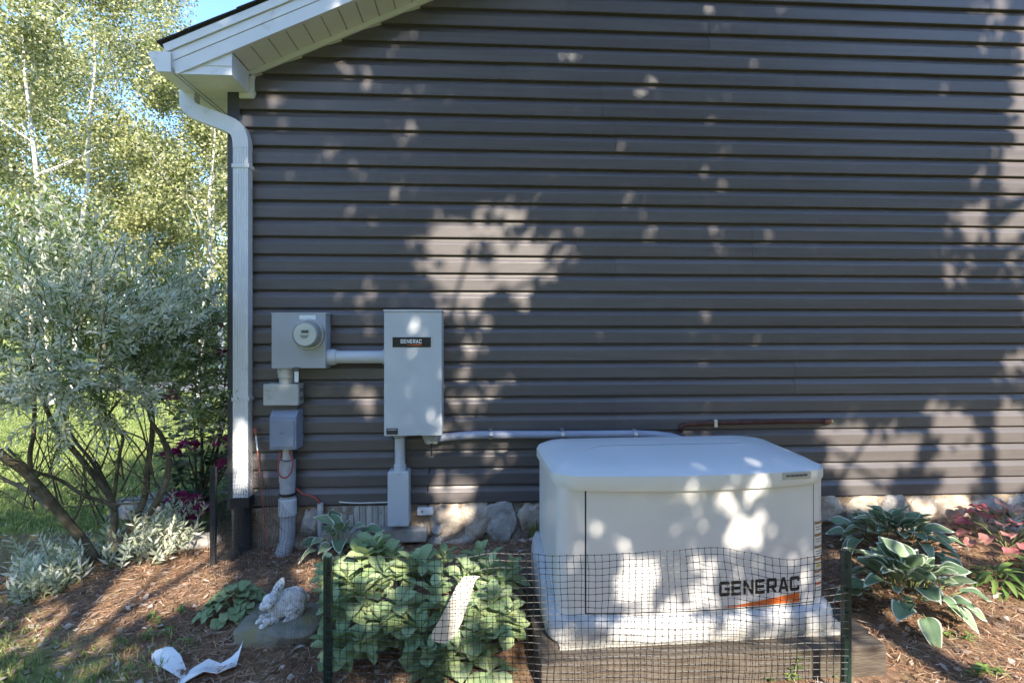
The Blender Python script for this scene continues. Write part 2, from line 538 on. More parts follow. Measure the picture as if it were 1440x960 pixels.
# siding boards, two lap courses to a panel, seams staggered as in the photograph
seam_px = {0: [512], 1: [693], 2: [870], 3: [1120], 4: [512, 1274], 5: [692], 6: [870], 7: [1060], 8: [511, 1250], 9: [690], 10: [870], 11: [851], 12: [718, 1300], 13: [1000]}
ncourse = 34
for i in range(ncourse):
    z0 = WALL_BOT + i * EX
    z1 = z0 + EX + .008
    sx = [P(px, 465, 0).x for px in seam_px.get(i // 2, [800])]
    cuts = [None] + sx + [XR if z0 < zlow(XR) else XR]
    for j in range(len(cuts) - 1):
        a, b_ = cuts[j], cuts[j + 1]
        off = -.0026 * (j % 2)
        prof = [(-.0005, z1), (-.0020, z0 + EX * .97), (-.0115, z0 + EX * .78), (-.0245, z0 + EX * .615), (-.0260, z0 + EX * .58), (-.0258, z0 + .004), (-.0240, z0), (-.001, z0 + .001)]
        v = []
        for (yy, zz) in prof:
            xl = (max(XC + .035, xrake(zz) - .04)) if a is None else a - .025 * (j % 2)
            v.append((xl, yy + off, zz))
        for (yy, zz) in prof:
            v.append((b_, yy + off, zz))
        if v[0][0] >= b_ - .05: continue
        n = len(prof)
        fs = [(k, k + 1, k + 1 + n, k + n) for k in range(n - 1)] + [tuple(range(n))[::-1], tuple(range(n, 2 * n))]
        MB().add(v, fs).build('siding_board', M_side, house)
# starter strip and corner post
MB().box(XC + .03, XR, -.012, .02, WALL_BOT - .012, WALL_BOT - .001).build('starter_strip', M_corner, house)
mb = MB()
ct = zlow(XC) + .0
mb.box(XC - .0, XC + .078, -.026, .06, WALL_BOT - .02, ct, .004)
mb.build('corner_post', M_corner, house)
MB().box(XC + .003, XC + .02, .06, 7.0, -.1, ct).build('side_wall', M_side, house)

# eave return box, fascia, soffits
box_r = P(326, 106, -OV)            # right lower front corner of the return
zb = box_r.z
xbl = pL.x                          # left end of return/fascia
mb = MB()
poly = [(xbl, zb), (box_r.x, zb), (box_r.x, zlow(box_r.x)), (xbl + .005, zlow(xbl) + .005)]
mb.prism(poly, -OV, -OV + .02)
ret = mb.build('eave_return', M_trim, house)
MB().box(xbl + .085, box_r.x, -OV - .004, -OV - .0005, zb + .052, zb + .056).build('lap_line', M_soffit, ret)
MB().box(xbl + .005, box_r.x + .003, -OV - .005, -OV - .0005, zb - .002, zb + .012).build('drip_lip', M_trim, ret)
# return side wall towards the gable
mb = MB()
xr = box_r.x
mb.add([(xr, -OV + .02, zb), (xr, .0, zb), (xr, .0, zlow(xr)), (xr, -OV + .02, zlow(xr)),
        (xr - .015, -OV + .02, zb), (xr - .015, .0, zb), (xr - .015, .0, zlow(xr)), (xr - .015, -OV + .02, zlow(xr))],
       [(0, 1, 2, 3), (7, 6, 5, 4), (0, 4, 5, 1), (1, 5, 6, 2), (2, 6, 7, 3), (3, 7, 4, 0)])
mb.build('return_side', M_trim, house)
# eave soffit boards under the return and along the side of the house
yy = -OV + .021
k = 0
while yy < 1.6:
    y2 = yy + .098
    x2 = xr - .016 if y2 < 0 else (xr - .016 if yy < -.02 else XC + .002)
    y2c = min(y2, -.03) if yy < -.04 else y2
    MB().box(xbl + .002, x2, yy, y2c, zb + .004, zb + .016, .003).build('soffit_panel', M_soffit, house)
    yy = y2c + .004
    k += 1
MB().box(xbl + .002, XC + .002, yy, 7.2, zb + .004, zb + .016).build('soffit_panel', M_soffit, house)
# rake fascia: board with two shadow lines and an upper drip strip
def rake_strip(name, d0, d1, y0, y1, mt, x0=None, x1=5.6, x0t=None):
    x0 = xbl - .03 if x0 is None else x0
    x0t = x0 if x0t is None else x0t
    poly = [(x0, zlow(x0) + d0), (x1, zlow(x1) + d0), (x1, zlow(x1) + d1), (x0t, zlow(x0t) + d1)]
    return MB().prism(poly, y0, y1).build(name, mt, house)
rake_strip('rake_fascia', .0, .082, -OV - .012, -OV + .012, M_trim, x0=xbl - .002, x0t=xbl - .035)
rake_strip('rake_fascia', .085, .142, -OV - .016, -OV + .012, M_trim, x0=xbl - .036, x0t=xbl - .052)
rake_strip('rake_trim', .145, .195, -OV - .026, -OV + .012, M_trim, x0=xbl - .055, x0t=xbl - .07)
# sloping rake soffit, one panel after another
x = xr + .002
while x < 4.6:
    x2 = x + .094
    v = [(x, -OV + .013, zlow(x) + .004), (x2, -OV + .013, zlow(x2) + .004), (x2, .0, zlow(x2) + .004), (x, .0, zlow(x) + .004)]
    v2 = [(a, b_, c + .012) for a, b_, c in v]
    e = .004
    vb = [(x - .003, -OV + .013, zlow(x) + .020), (x2 + .003, -OV + .013, zlow(x2) + .022), (x2 + .003, .0, zlow(x2) + .022), (x - .003, 0, zlow(x) + .020)]
    MB().add(v + vb, [(0, 1, 2, 3), (4, 7, 6, 5), (0, 4, 5, 1), (1, 5, 6, 2), (2, 6, 7, 3), (3, 7, 4, 0)]).build('soffit_panel', M_soffit, house)
    x = x2 + .008
# frieze channel where soffit meets the siding
poly = [(xr, zlow(xr) - .034), (5.0, zlow(5.0) - .034), (5.0, zlow(5.0) + .002), (xr, zlow(xr) + .002)]
MB().prism(poly, -.040, -.001).build('frieze_trim', M_soffit, house)
MB().box(xr + .0005, xr + .032, -.040, -.001, zb - .03, zlow(xr) - .02).build('frieze_trim', M_soffit, house)
MB().box(XC + .08, xr + .03, -.042, -.017, zb - .034, zb - .0005).build('frieze_trim', M_soffit, house)
# eave fascia and the underside of the roof edge
MB().box(xbl - .02, xbl, -OV + .0, 7.2, zb, zb + .15).build('eave_fascia', M_trim, house)
# roof deck and shingle courses
def roofz(x): return zlow(x) + .197
deck = [(xbl - .075, roofz(xbl - .075)), (5.8, roofz(5.8)), (5.8, roofz(5.8) + .015), (xbl - .075, roofz(xbl - .075) + .015)]
roof = MB().prism(deck, -OV - .02, 7.2).build('roof', M_shingle, house)
for i in range(36):
    xa = xbl - .10 + i * .150
    xb_ = xa + .21
    jit = random.uniform(-.004, .004)
    poly = [(xa, roofz(xa) + .018), (xb_, roofz(xb_) + .0155), (xb_, roofz(xb_) + .021), (xa, roofz(xa) + .026)]
    MB().prism(poly, -OV - .036 + jit, 7.25).build('shingle', M_shingle, roof)

# gutter (ogee section) along the eave
gx1 = xbl - .021
gx0 = gx1 - .125
gzb = P(235, 100, -OV - .02).z - .01
sec = [(gx1, gzb + .115), (gx1, gzb), (gx1 - .075, gzb), (gx1 - .082, gzb + .012), (gx1 - .098, gzb + .05), (gx1 - .118, gzb + .082), (gx1 - .124, gzb + .112), (gx1 - .112, gzb + .116), (gx1 - .112, gzb + .106),
       (gx1 - .090, gzb + .052), (gx1 - .070, gzb + .006), (gx1 - .006, gzb + .006), (gx1 - .006, gzb + .115)]
gut = MB()
n = len(sec)
v = [(x, -OV - .03, z) for x, z in sec] + [(x, 7.2, z) for x, z in sec]
gut.add(v, [(i, (i + 1) % n, (i + 1) % n + n, i + n) for i in range(n)])
gut = gut.build('gutter', M_trim, house)
cap = [p for p in sec[:8]]
MB().prism(cap, -OV - .034, -OV - .028).build('end_cap', M_trim, gut)

# downspout with two elbows
dx = P(341, 400, -.06).x
ox = (gx0 + gx1) / 2 + .008
dy = -.056
z1_ = gzb
A = Vector((ox, .0, z1_ + .01))
zt = P(341, 196, dy).z
def arc(p0, p1, p2, n=7):
    return [p0.lerp(p1, t).lerp(p1.lerp(p2, t), t) for t in [i / n for i in range(n + 1)]]
B1 = Vector((ox, -.01, z1_ - .10)); B2 = Vector((dx, dy, zt + .055))
dvec = (B2 - B1).normalized()
path = [A] + arc(Vector((ox, .0, z1_ - .03)), B1, B1 + dvec * .07) + arc(B2 - dvec * .08, B2, Vector((dx, dy, zt - .05)))
dsb = P(341, 704, dy).z
ds = MB().tube(path + [Vector((dx, dy, zt - .06))], 0, rect=(.094, .066), up=(0, -1, 0)).build('downspout', M_down, house)
# fluted lower pipe
mb = MB()
ww, dd = .046, .033
sec2 = []
nfl = 6
for i in range(nfl + 1):
    u = -ww + 2 * ww * i / nfl
    sec2.append((u, -dd))
    if i < nfl: sec2.append((u + ww / nfl, -dd + .003))
sec2 += [(ww, dd), (-ww, dd)]
n = len(sec2)
v = [(dx + a, dy + b_, dsb) for a, b_ in sec2] + [(dx + a, dy + b_, zt - .035) for a, b_ in sec2]
mb.add(v, [(i, (i + 1) % n, (i + 1) % n + n, i + n) for i in range(n)] + [tuple(range(n))[::-1], tuple(range(n, 2 * n))])
mb.build('pipe_length', M_down, ds)
for zz in (P(341, 235, dy).z, P(341, 560, dy).z):
    MB().box(dx - .053, dx + .053, dy - .0355, -.016, zz - .012, zz + .012).build('strap', M_down, ds)
# black drain pipe under the downspout
mb = MB()
mb.tube([(dx, dy, dsb + .03), (dx, dy, dsb - .03)], 0, rect=(.115, .09), up=(0, -1, 0))
mb.tube([(dx, dy, dsb - .02), (dx, dy, .10), (dx - .01, dy - .03, .06), (dx - .03, dy - .16, .05)], [.05, .055, .058, .058], n=14)
dr = mb.build('drain_pipe', M_black, None, smooth=True)
tag(dr, 'black plastic drain pipe standing under the white downspout', 'pipe')

# foundation: mortar wall with fieldstones
fnd = thing('foundation', (XC, 0, 0), 'low fieldstone foundation in rough mortar below the dark siding', 'foundation')
mb = MB()
mb.box(XC + .02, XR, .02, .05, -.25, WALL_BOT - .013)
nxm, nzm = 260, 16
k0 = len(mb.v)
for i in range(nxm + 1):
    for j in range(nzm + 1):
        x_ = XC + .02 + (XR - XC - .02) * i / nxm; z_ = -.06 + (WALL_BOT - .013 + .06) * j / nzm
        q = Vector((x_ * 6, z_ * 7, .3))
        mb.v.append((x_, -.006 + mnoise.noise(q) * .022 + mnoise.noise(q * 3.3) * .010, z_))
for i in range(nxm):
    for j in range(nzm):
        a_ = k0 + i * (nzm + 1) + j
        mb.f.append((a_, a_ + nzm + 1, a_ + nzm + 2, a_ + 1)); mb.m.append(0)
mb.build('mortar', M_mortar, fnd)

def rock_mesh(seed, rx, ry, rz, sub=3, rough=.16, blocky=.75, facet=False):
    bm = bmesh.new()
    rr_ = random.Random(seed)
    planes = [(Vector((rr_.gauss(0, 1), rr_.gauss(-.4, .8), rr_.gauss(0, 1))).normalized(), rr_.uniform(.70, .92)) for _ in range(11)] if facet else []
    bmesh.ops.create_icosphere(bm, subdivisions=sub, radius=1)
    off = Vector((seed * 7.3, seed * 3.1, seed * 1.7))
    for v in bm.verts:
        c = v.co.copy()
        c = Vector([math.copysign(abs(q) ** blocky, q) for q in c])
        n_ = mnoise.noise(c * 1.1 + off) * rough * 1.6 + mnoise.noise(c * 2.7 + off) * rough * .6 + mnoise.noise(c * 6 + off) * rough * (.5 if facet else .2) + mnoise.noise(c * 13 + off) * rough * (.22 if facet else .05)
        for pn_, pd_ in planes:
            k_ = c.dot(pn_) - pd_
            if k_ > 0: c = c - pn_ * k_ * .9
        c = c * (1 + n_ * (.55 if facet else 1))
        v.co = Vector((c.x * rx, c.y * ry, c.z * rz))
    return bm

def rock(name, seed, c, r, mt, parent=None, rot=0, **kw):
    bm = rock_mesh(seed, *r, sub=4, **kw)
    bmesh.ops.rotate(bm, cent=(0, 0, 0), matrix=Matrix.Rotation(rot, 3, 'Y'), verts=bm.verts)
    mb = MB()
    bm.verts.index_update()
    mb.add([v.co + Vector(c) for v in bm.verts], [[v.index for v in f.verts] for f in bm.faces])
    bm.free()
    return mb.build(name, mt, parent, smooth=True, angle=60)

# (px centre, py centre, half width px, half height px, tone)
stones = [(632, 728, 23, 24, 2), (671, 731, 20, 27, 2), (708, 733, 22, 29, 1), (745, 730, 17, 22, 2), (640, 768, 22, 14, 2), (588, 748, 13, 12, 2), (617, 742, 11, 10, 1), (655, 765, 12, 12, 1), (595, 772, 14, 10, 1), (722, 772, 18, 10, 2), (610, 762, 16, 15, 1), (678, 772, 18, 11, 2),
          (437, 735, 14, 26, 1), (425, 770, 14, 18, 2), (1170, 705, 22, 18, 2), (1214, 706, 24, 18, 2), (1256, 705, 20, 18, 1), (1297, 706, 21, 18, 2), (1345, 710, 27, 22, 2),
          (1392, 703, 22, 17, 1), (1432, 702, 22, 18, 1), (1475, 705, 24, 20, 2), (790, 735, 28, 24, 1), (850, 735, 30, 24, 2), (910, 735, 28, 24, 1), (970, 735, 28, 24, 2), (1030, 735, 28, 24, 1), (1090, 730, 28, 24, 2), (1135, 728, 18, 22, 1),
          (1190, 748, 24, 20, 1), (1240, 745, 24, 18, 2), (1385, 738, 22, 14, 2), (1425, 738, 18, 14, 1)]
for i, (px, py, hw, hh, tn) in enumerate(stones):
    c = P(px, py, -.01); s_ = 214.0 * (1 - .00009 * (px - 720))
    rr = (hw / s_ * 1.03, .05, hh / s_ * 1.03)
    c.z = min(c.z, WALL_BOT - .006 - rr[2] * 1.02)
    c.y = .012
    rr = (rr[0] * 1.24, .088, rr[2] * 1.22)
    c.y = .03
    rock('stone', i + 1, c, rr, M_stone2 if tn == 2 else M_stone, fnd, rot=random.uniform(-.08, .08), rough=.27, blocky=.72, facet=True)

# boarded crawl-space vent
va = P(463, 709, -.012); vb_ = P(549, 739, -.012)
vent = thing('crawl_space_vent', ((va.x + vb_.x) / 2, -.01, vb_.z), 'whitish boarded crawl space vent below the siding beside grey conduit box', 'vent')
MB().box(va.x - .02, vb_.x + .02, .001, .011, vb_.z - .02, WALL_BOT - .014).build('backing', M_gap, vent)
nb = 10
bw = (vb_.x - va.x) / nb
for i in range(nb):
    MB().box(va.x + i * bw + .0025, va.x + (i + 1) * bw - .0025, -.012 - random.uniform(0, .003), .002, vb_.z, va.z - .012, .0015).build('board', M_oldwood, vent)
sill = MB().box(va.x - .03, P(600, 745, -.08).x, -.085, .012, vb_.z - .085, vb_.z - .002, .012).build('concrete_sill', M_conc)
tag(sill, 'rough concrete sill slab under the boarded crawl space vent', 'sill')

# ------------------------------------------------------------------ lettering
def bars(letter):
    """heavy wide block letters on a unit 1.0 x 1.0 cell, list of convex polygons"""
    t, s_ = .24, .22          # vertical stem and horizontal bar thickness
    c = .12
    B = {}
    B['G'] = [[(0, c), (c, 0), (t, 0), (t, 1), (c, 1), (0, 1 - c)], [(t, 0), (1 - c, 0), (1, c), (1, s_), (t, s_)], [(t, 1 - s_), (1, 1 - s_), (1, 1 - c), (1 - c, 1), (t, 1)],
              [(1 - t, s_), (1, s_), (1, .58), (1 - t, .58)], [(.52, .40), (1 - t, .40), (1 - t, .58), (.52, .58)], [(1 - t, .70), (1, .70), (1, 1 - s_), (1 - t, 1 - s_)]]
    B['E'] = [[(0, 0), (t, 0), (t, 1), (0, 1)], [(t, 0), (.95, 0), (.95, s_), (t, s_)], [(t, 1 - s_), (.95, 1 - s_), (.95, 1), (t, 1)], [(t, .40), (.88, .40), (.88, .60), (t, .60)]]
    B['N'] = [[(0, 0), (t, 0), (t, 1), (0, 1)], [(1 - t, 0), (1, 0), (1, 1), (1 - t, 1)], [(t, 1), (t, .68), (1 - t, 0), (1 - t, .32)]]
    B['R'] = [[(0, 0), (t, 0), (t, 1), (0, 1)], [(t, 1 - s_), (1, 1 - s_), (1, 1 - c), (1 - c, 1), (t, 1)], [(1 - t, .5), (1, .5), (1, 1 - s_), (1 - t, 1 - s_)],
              [(t, .32), (1 - c, .32), (1, .42), (1, .5), (t, .5)], [(.45, .32), (.74, .32), (1.02, 0), (.72, 0)]]
    B['A'] = [[(-.02, 0), (.25, 0), (.58, 1), (.36, 1)], [(.75, 0), (1.04, 0), (.68, 1), (.5, .8), (.46, .9)], [(.30, .18), (.72, .18), (.66, .36), (.36, .36)]]
    B['A'] = [[(-.02, 0), (.26, 0), (.55, .85), (.50, 1), (.36, 1)], [(.76, 0), (1.04, 0), (.66, 1), (.50, 1), (.49, .85)], [(.31, .18), (.71, .18), (.65, .37), (.375, .37)]]
    B['C'] = [[(0, c), (c, 0), (t, 0), (t, 1), (c, 1), (0, 1 - c)], [(t, 0), (1 - c, 0), (1, c), (1, s_), (t, s_)], [(t, 1 - s_), (1, 1 - s_), (1, 1 - c), (1 - c, 1), (t, 1)],
              [(1 - t, s_), (1, s_), (1, .36), (1 - t, .36)], [(1 - t, .66), (1, .66), (1, 1 - s_), (1 - t, 1 - s_)]]
    return B[letter]

def word(txt, place, width, height, gap=.20):
    """place(u, v) -> point; returns list of (verts, faces) flat polygons"""
    n = len(txt)
    cw = width / (n + (n - 1) * gap)
    out = []
    for i, ch in enumerate(txt):
        for poly in bars(ch):
            out.append([place(i * cw * (1 + gap) + x * cw, z * height) for x, z in poly])
    return out

# ------------------------------------------------------------------ electric meter cabinet
md = .118
a = P(382, 440, -md - .016); b_ = P(457.5, 518, -md - .016)
mc = thing('electric_meter', ((a.x + b_.x) / 2, -.016, b_.z), 'square grey electric meter cabinet with round glass meter on the dark siding', 'meter')
MB().box(a.x, b_.x, -md, -.012, b_.z, a.z - .004, .003).build('cabinet', M_box, mc)
MB().box(a.x - .001, b_.x + .001, -md - .016, -md - .0005, b_.z + .002, a.z - .003, .003).build('cover', M_box, mc)
MB().box(a.x - .003, b_.x + .012, -md - .018, -.014, a.z - .0055, a.z + .003, .001).build('rain_hood', M_box, mc)
c = P(432, 470, -md - .07)
fy = -md - .016
ring = MB().lathe((c.x - .004, fy, c.z), (0, -1, 0), [(0, .096), (.012, .096), (.022, .090), (.022, .085), (.0, .085)], 40).build('meter_ring', M_metal, mc, smooth=True)
dome = MB().lathe((c.x - .002, fy, c.z), (0, -1, 0), [(0, .082), (.02, .083), (.075, .080), (.086, .077), (.092, .070)], 40).build('glass_dome', M_glass, mc, smooth=True)
face_y = fy - .0935
MB().lathe((c.x - .002, face_y + .002, c.z), (0, -1, 0), [(0, .066), (.0015, .066)], 40).build('dial_face', M_dial, dome)
MB().box(c.x - .022, c.x + .020, face_y - .0025, face_y, c.z + .008, c.z + .026).build('display', M_lcd, dome)
for k_, (u, wd) in enumerate(((-.012, .05), (-.022, .03))):
    MB().box(c.x - wd / 2 - .004, c.x + wd / 2 - .004, face_y - .002, face_y, c.z + u, c.z + u + .0045).build('printed_line', M_dark, dome)
q0 = P(421, 443, fy); q1 = P(444, 449, fy)
MB().box(q0.x, q1.x, fy - .0016, fy + .001, q1.z, q0.z).build('sticker', M_white_print, mc)
q0 = P(413, 516, fy); q1 = P(421, 521, fy)
lat = MB().box(q0.x, q1.x, fy - .012, fy + .004, q1.z - .004, q0.z, .002).build('latch', M_dark, mc)
MB().box(q0.x + .006, q1.x - .004, fy - .006, fy, q1.z - .07, q1.z).build('seal_tag', M_white_print, mc)

def pipe_thing(name, pts, r, mt, label, cat='conduit', n=16):
    o_ = MB().tube(pts, r, n=n).build(name, mt, None, smooth=True)
    return tag(o_, label, cat)

# conduit between meter and transfer switch
ax = b_.x; cz = P(500, 502, -.07).z
swd = .175
sa = P(540, 437, -swd - .012); sb = P(621, 612, -swd - .012)
hc = thing('conduit', (ax, -.07, cz), 'pale grey horizontal conduit joining the meter cabinet to the tall switch box', 'conduit', 'grey conduits on the wall')
MB().tube([(ax - .004, -.07, cz), (sa.x + .004, -.07, cz)], .040, n=20).build('pipe', M_pvc_light, hc, smooth=True)
MB().lathe((ax - .001, -.07, cz), (1, 0, 0), [(0, .050), (.03, .052), (.038, .049), (.052, .047), (.056, .040)], 24).build('fitting', M_pvc_light, hc, smooth=True)
MB().lathe((sa.x - .03, -.07, cz), (1, 0, 0), [(0, .042), (.004, .047), (.031, .047)], 24).build('fitting', M_pvc_light, hc, smooth=True)

# ------------------------------------------------------------------ transfer switch
ts = thing('transfer_switch', ((sa.x + sb.x) / 2, -.016, sb.z), 'tall light grey switch box with black nameplate on the dark siding', 'switch box')
MB().box(sa.x + .003, sb.x + .002, -swd, -.012, sb.z + .004, sa.z - .006, .003).build('cabinet', M_box2, ts)
MB().box(sa.x, sb.x, -swd - .012, -swd - .0005, sb.z, sa.z - .005, .003).build('door', M_box2, ts)
MB().box(sa.x - .004, sb.x + .006, -swd - .017, -.014, sa.z - .0045, sa.z + .008, .002).build('rain_hood', M_box2, ts)
fy = -swd - .012
n0 = P(552, 474, fy); n1 = P(606, 488, fy)
npl = MB().box(n0.x, n1.x, fy - .003, fy + .001, n1.z, n0.z, .001).build('nameplate', M_plate, ts)
mb = MB()
l0 = P(563.5, 482.5, fy); l1 = P(593, 477, fy)
for poly in word('GENERAC', lambda u, v: (l0.x + u, fy - .0042, l0.z + v), l1.x - l0.x, l1.z - l0.z):
    mb.add(poly, [tuple(range(len(poly)))])
mb.build('lettering', M_white_print, npl)
o0 = P(572, 485.3, fy); o1 = P(593, 483.5, fy)
mb = MB(); mb.add([(o0.x, fy - .0042, o0.z), (o1.x, fy - .0042, o0.z), (o1.x, fy - .0042, o1.z), (o0.x, fy - .0042, o0.z + .002)], [(0, 1, 2, 3)])
mb.build('orange_line', M_orange, npl)
n0 = P(543.5, 602, fy); n1 = P(559.5, 610.5, fy)
lab = MB().box(n0.x, n1.x, fy - .002, fy + .001, n1.z, n0.z).build('warning_label', M_plate, ts)
for k_ in range(4):
    zz = n0.z - .007 - k_ * .0085
    MB().box(n0.x + .006, n1.x - .006 - .01 * (k_ % 2), fy - .0032, fy - .0015, zz - .003, zz).build('printed_line', M_dark if k_ else M_white_print, lab)
n0 = P(589, 611, fy)
MB().lathe((n0.x, fy + .002, n0.z + .006), (0, -1, 0), [(0, .007), (.008, .007), (.01, .005)], 12).build('latch', M_metal, ts, smooth=True)

# conduit down from the switch to the pull box
dcx = P(562.5, 640, -.085).x
tb = P(545, 663, -.12); bb = P(575, 740, -.12)
vd = thing('conduit', (dcx, -.085, tb.z), 'short upright grey conduit dropping from the tall switch box', 'conduit', 'grey conduits on the wall')
MB().tube([(dcx, -.085, sb.z + .01), (dcx, -.085, tb.z - .02)], .033, n=20).build('pipe', M_pvc_light, vd, smooth=True)
MB().lathe((dcx, -.085, sb.z + .004), (0, 0, -1), [(0, .042), (.028, .042), (.032, .036)], 24).build('fitting', M_beige, vd, smooth=True)
MB().lathe((dcx, -.085, tb.z + .04), (0, 0, -1), [(0, .034), (.004, .038), (.05, .040)], 24).build('fitting', M_pvc_light, vd, smooth=True)
pb = thing('pull_box', (dcx, -.05, bb.z), 'narrow upright grey conduit box below the tall switch box', 'conduit box')
MB().box(tb.x, bb.x, -.118, .008, bb.z, tb.z, .010).build('body', M_box2, pb)
MB().box(tb.x + .001, bb.x - .001, -.126, -.1165, bb.z + .004, tb.z - .004, .003).build('cover', M_box2, pb)
for zz in (tb.z - .012, bb.z + .014):
    MB().lathe(((tb.x + bb.x) / 2, -.125, zz), (0, -1, 0), [(0, .006), (.004, .006), (.005, .003)], 10).build('screw', M_metal, pb)

# ------------------------------------------------------------------ junction boxes under the meter
def px_box(p0, p1, Y): return P(*p0, Y), P(*p1, Y)
mx_ = P(402, 528, -.08).x
nip = thing('conduit_nipple', (mx_, -.07, P(400, 540, -.07).z), 'stubby grey pipe joint between meter cabinet and small weathered box', 'conduit')
zt_ = b_.z
MB().lathe((mx_, -.07, mc.location.z + .004), (0, 0, -1), [(0, .054), (.035, .054), (.037, .050), (.062, .050), (.064, .043), (.098, .043)], 24).build('pipe', M_beige, nip, smooth=True)
a2, b2 = px_box((370, 540), (420, 570), -.12)
jb = thing('junction_box', ((a2.x + b2.x) / 2, -.05, b2.z), 'small weathered pale junction box under the electric meter', 'junction box')
MB().box(a2.x + .008, b2.x - .002, -.10, -.012, b2.z + .002, a2.z - .002, .004).build('body', M_beige, jb)
MB().box(a2.x, b2.x, -.122, -.099, b2.z, a2.z, .006).build('cover', M_beige, jb)
for zz in (.3, .7):
    zc = b2.z + (a2.z - b2.z) * zz
    MB().box(b2.x - .002, b2.x + .014, -.104, -.08, zc - .012, zc + .012, .003).build('hinge', M_dark, jb)
a3, b3 = px_box((377, 578), (416, 632), -.135)
nb_ = thing('telephone_box', ((a3.x + b3.x) / 2, -.05, b3.z), 'blue grey plastic utility box with sloped top below the pale junction box', 'utility box')
mb = MB()
xx0, xx1 = a3.x, b3.x
mb.add([(xx0, -.012, b3.z), (xx1 + .008, -.012, b3.z), (xx1, -.128, b3.z), (xx0 + .006, -.128, b3.z),
        (xx0, -.012, a3.z + .004), (xx1 + .008, -.012, a3.z + .004), (xx1, -.085, a3.z), (xx0 + .006, -.085, a3.z), (xx1, -.128, a3.z - .04), (xx0 + .006, -.128, a3.z - .04)],
       [(0, 1, 2, 3), (4, 7, 6, 5), (7, 9, 8, 6), (9, 3, 2, 8), (0, 4, 5, 1), (0, 3, 9, 7, 4), (1, 5, 6, 8, 2)])
mb.build('body', M_nid, nb_)
MB().box(xx0 + .014, xx1 - .010, -.135, -.127, b3.z + .012, a3.z - .052, .004).build('cover', M_nid, nb_)
MB().box(xx0 + .02, xx1 - .01, -.085, -.012, a3.z - .01, b2.z + .005).build('cable_collar', M_dark, nb_)
MB().box((xx0 + xx1) / 2 - .012, (xx0 + xx1) / 2 + .012, -.137, -.134, b3.z + .10, b3.z + .104).build('mark', M_dark, nb_)

# service riser pipe
rx_ = P(404, 700, -.08).x
ry_ = -.075
def Zp(py): return P(404, py, ry_).z
gb = G(404, 785, .05)
rs = thing('service_riser', (rx_, ry_, .05), 'thick grey plastic riser pipe with couplings running from utility box into soil', 'pipe')
MB().tube([(rx_, ry_, b3.z + .02), (rx_, ry_, Zp(668))], .030, n=20).build('inner_pipe', M_oldwood, rs, smooth=True)
MB().lathe((rx_, ry_, Zp(645)), (0, 0, -1), [(0, .043), (.003, .048), (.142, .050), (.145, .045)], 28).build('coupling', M_pvc, rs, smooth=True)
MB().tube([(rx_, ry_, Zp(676)), (rx_, ry_, Zp(735)), (rx_ + .002, ry_ - .01, Zp(760)), (rx_ - .01, ry_ - .04, .08), (rx_ - .03, ry_ - .07, .02)], [.046, .046, .047, .047, .047], n=24).build('lower_pipe', M_pvc, rs, smooth=True)
MB().lathe((rx_, ry_, Zp(700)), (0, 0, -1), [(0, .050), (.004, .054), (.10, .055), (.105, .050)], 28).build('coupling', M_pvc_light, rs, smooth=True)
MB().lathe((rx_, ry_, Zp(692)), (0, 0, -1), [(0, .049), (.002, .051), (.015, .051), (.017, .049)], 28).build('band', M_black, rs, smooth=True)
def wire(name, pts, r, mt, label):
    pts = [Vector(p) for p in pts]
    # catmull-rom
    out = []
    for i in range(len(pts) - 1):
        p0, p1, p2, p3 = pts[max(i - 1, 0)], pts[i], pts[i + 1], pts[min(i + 2, len(pts) - 1)]
        for k in range(6):
            t_ = k / 6
            out.append(.5 * ((2 * p1) + (p2 - p0) * t_ + (2 * p0 - 5 * p1 + 4 * p2 - p3) * t_ ** 2 + (3 * p1 - p0 - 3 * p2 + p3) * t_ ** 3))
    out.append(pts[-1])
    o_ = MB().tube(out, r, n=8).build(name, mt, None, smooth=True)
    return tag(o_, label, 'wire')
yw = -.135
wire('red_wire', [P(394, 632, -.10), P(393, 645, yw), P(391, 660, yw), P(395, 670, yw), P(403, 671, yw), P(410, 662, yw), P(411, 648, yw), P(407, 636, -.10), P(409, 630, -.08)], .005, M_redwire, 'faded red wire looped over the grey riser pipe')
wire('black_wire', [P(393, 646, -.12), P(404, 648, -.132), P(416, 644, -.10)], .003, M_black, 'thin black tie around the top of the riser pipe')
wire('red_wire', [P(416, 686, -.07), P(426, 694, -.06), P(440, 698, -.05), P(448, 705, -.05), P(450, 712, -.05)], .006, M_redwire, 'red wire running from the riser pipe to the thin conduit')
cx_ = P(450.5, 740, -.05).x
tc_ = thing('ground_conduit', (cx_, -.05, .05), 'thin upright grey conduit stub rising from soil beside the boarded vent', 'conduit')
MB().tube([(cx_, -.05, P(450, 708, -.05).z), (cx_, -.05, .02)], .017, n=14).build('pipe', M_pvc, tc_, smooth=True)
MB().lathe((cx_, -.05, P(450, 708, -.05).z + .002), (0, 0, -1), [(0, .019), (.04, .019)], 14).build('collar', M_beige, tc_, smooth=True)
wire('white_wire', [P(477, 705.5, -.03), P(500, 707, -.032), P(525, 706.5, -.035), P(549, 705.5, -.05)], .0045, M_whitewire, 'white wire hanging along the bottom of the siding')
wire('black_wire', [P(606, 622, -.03), P(607, 640, -.022), P(603, 665, -.022), P(601, 700, -.022), P(602, 716, -.02)], .0035, M_black, 'thin black wire dropping down the siding to a white block')
q0, q1 = P(586.5, 714.5, -.05), P(609, 724, -.05)
blk = thing('white_block', ((q0.x + q1.x) / 2, 0, q1.z), 'little white wooden block fixed to the foundation stones', 'block')
MB().box(q0.x, q1.x, -.048, .02, q1.z, q0.z, .003).build('block', M_white_print, blk)
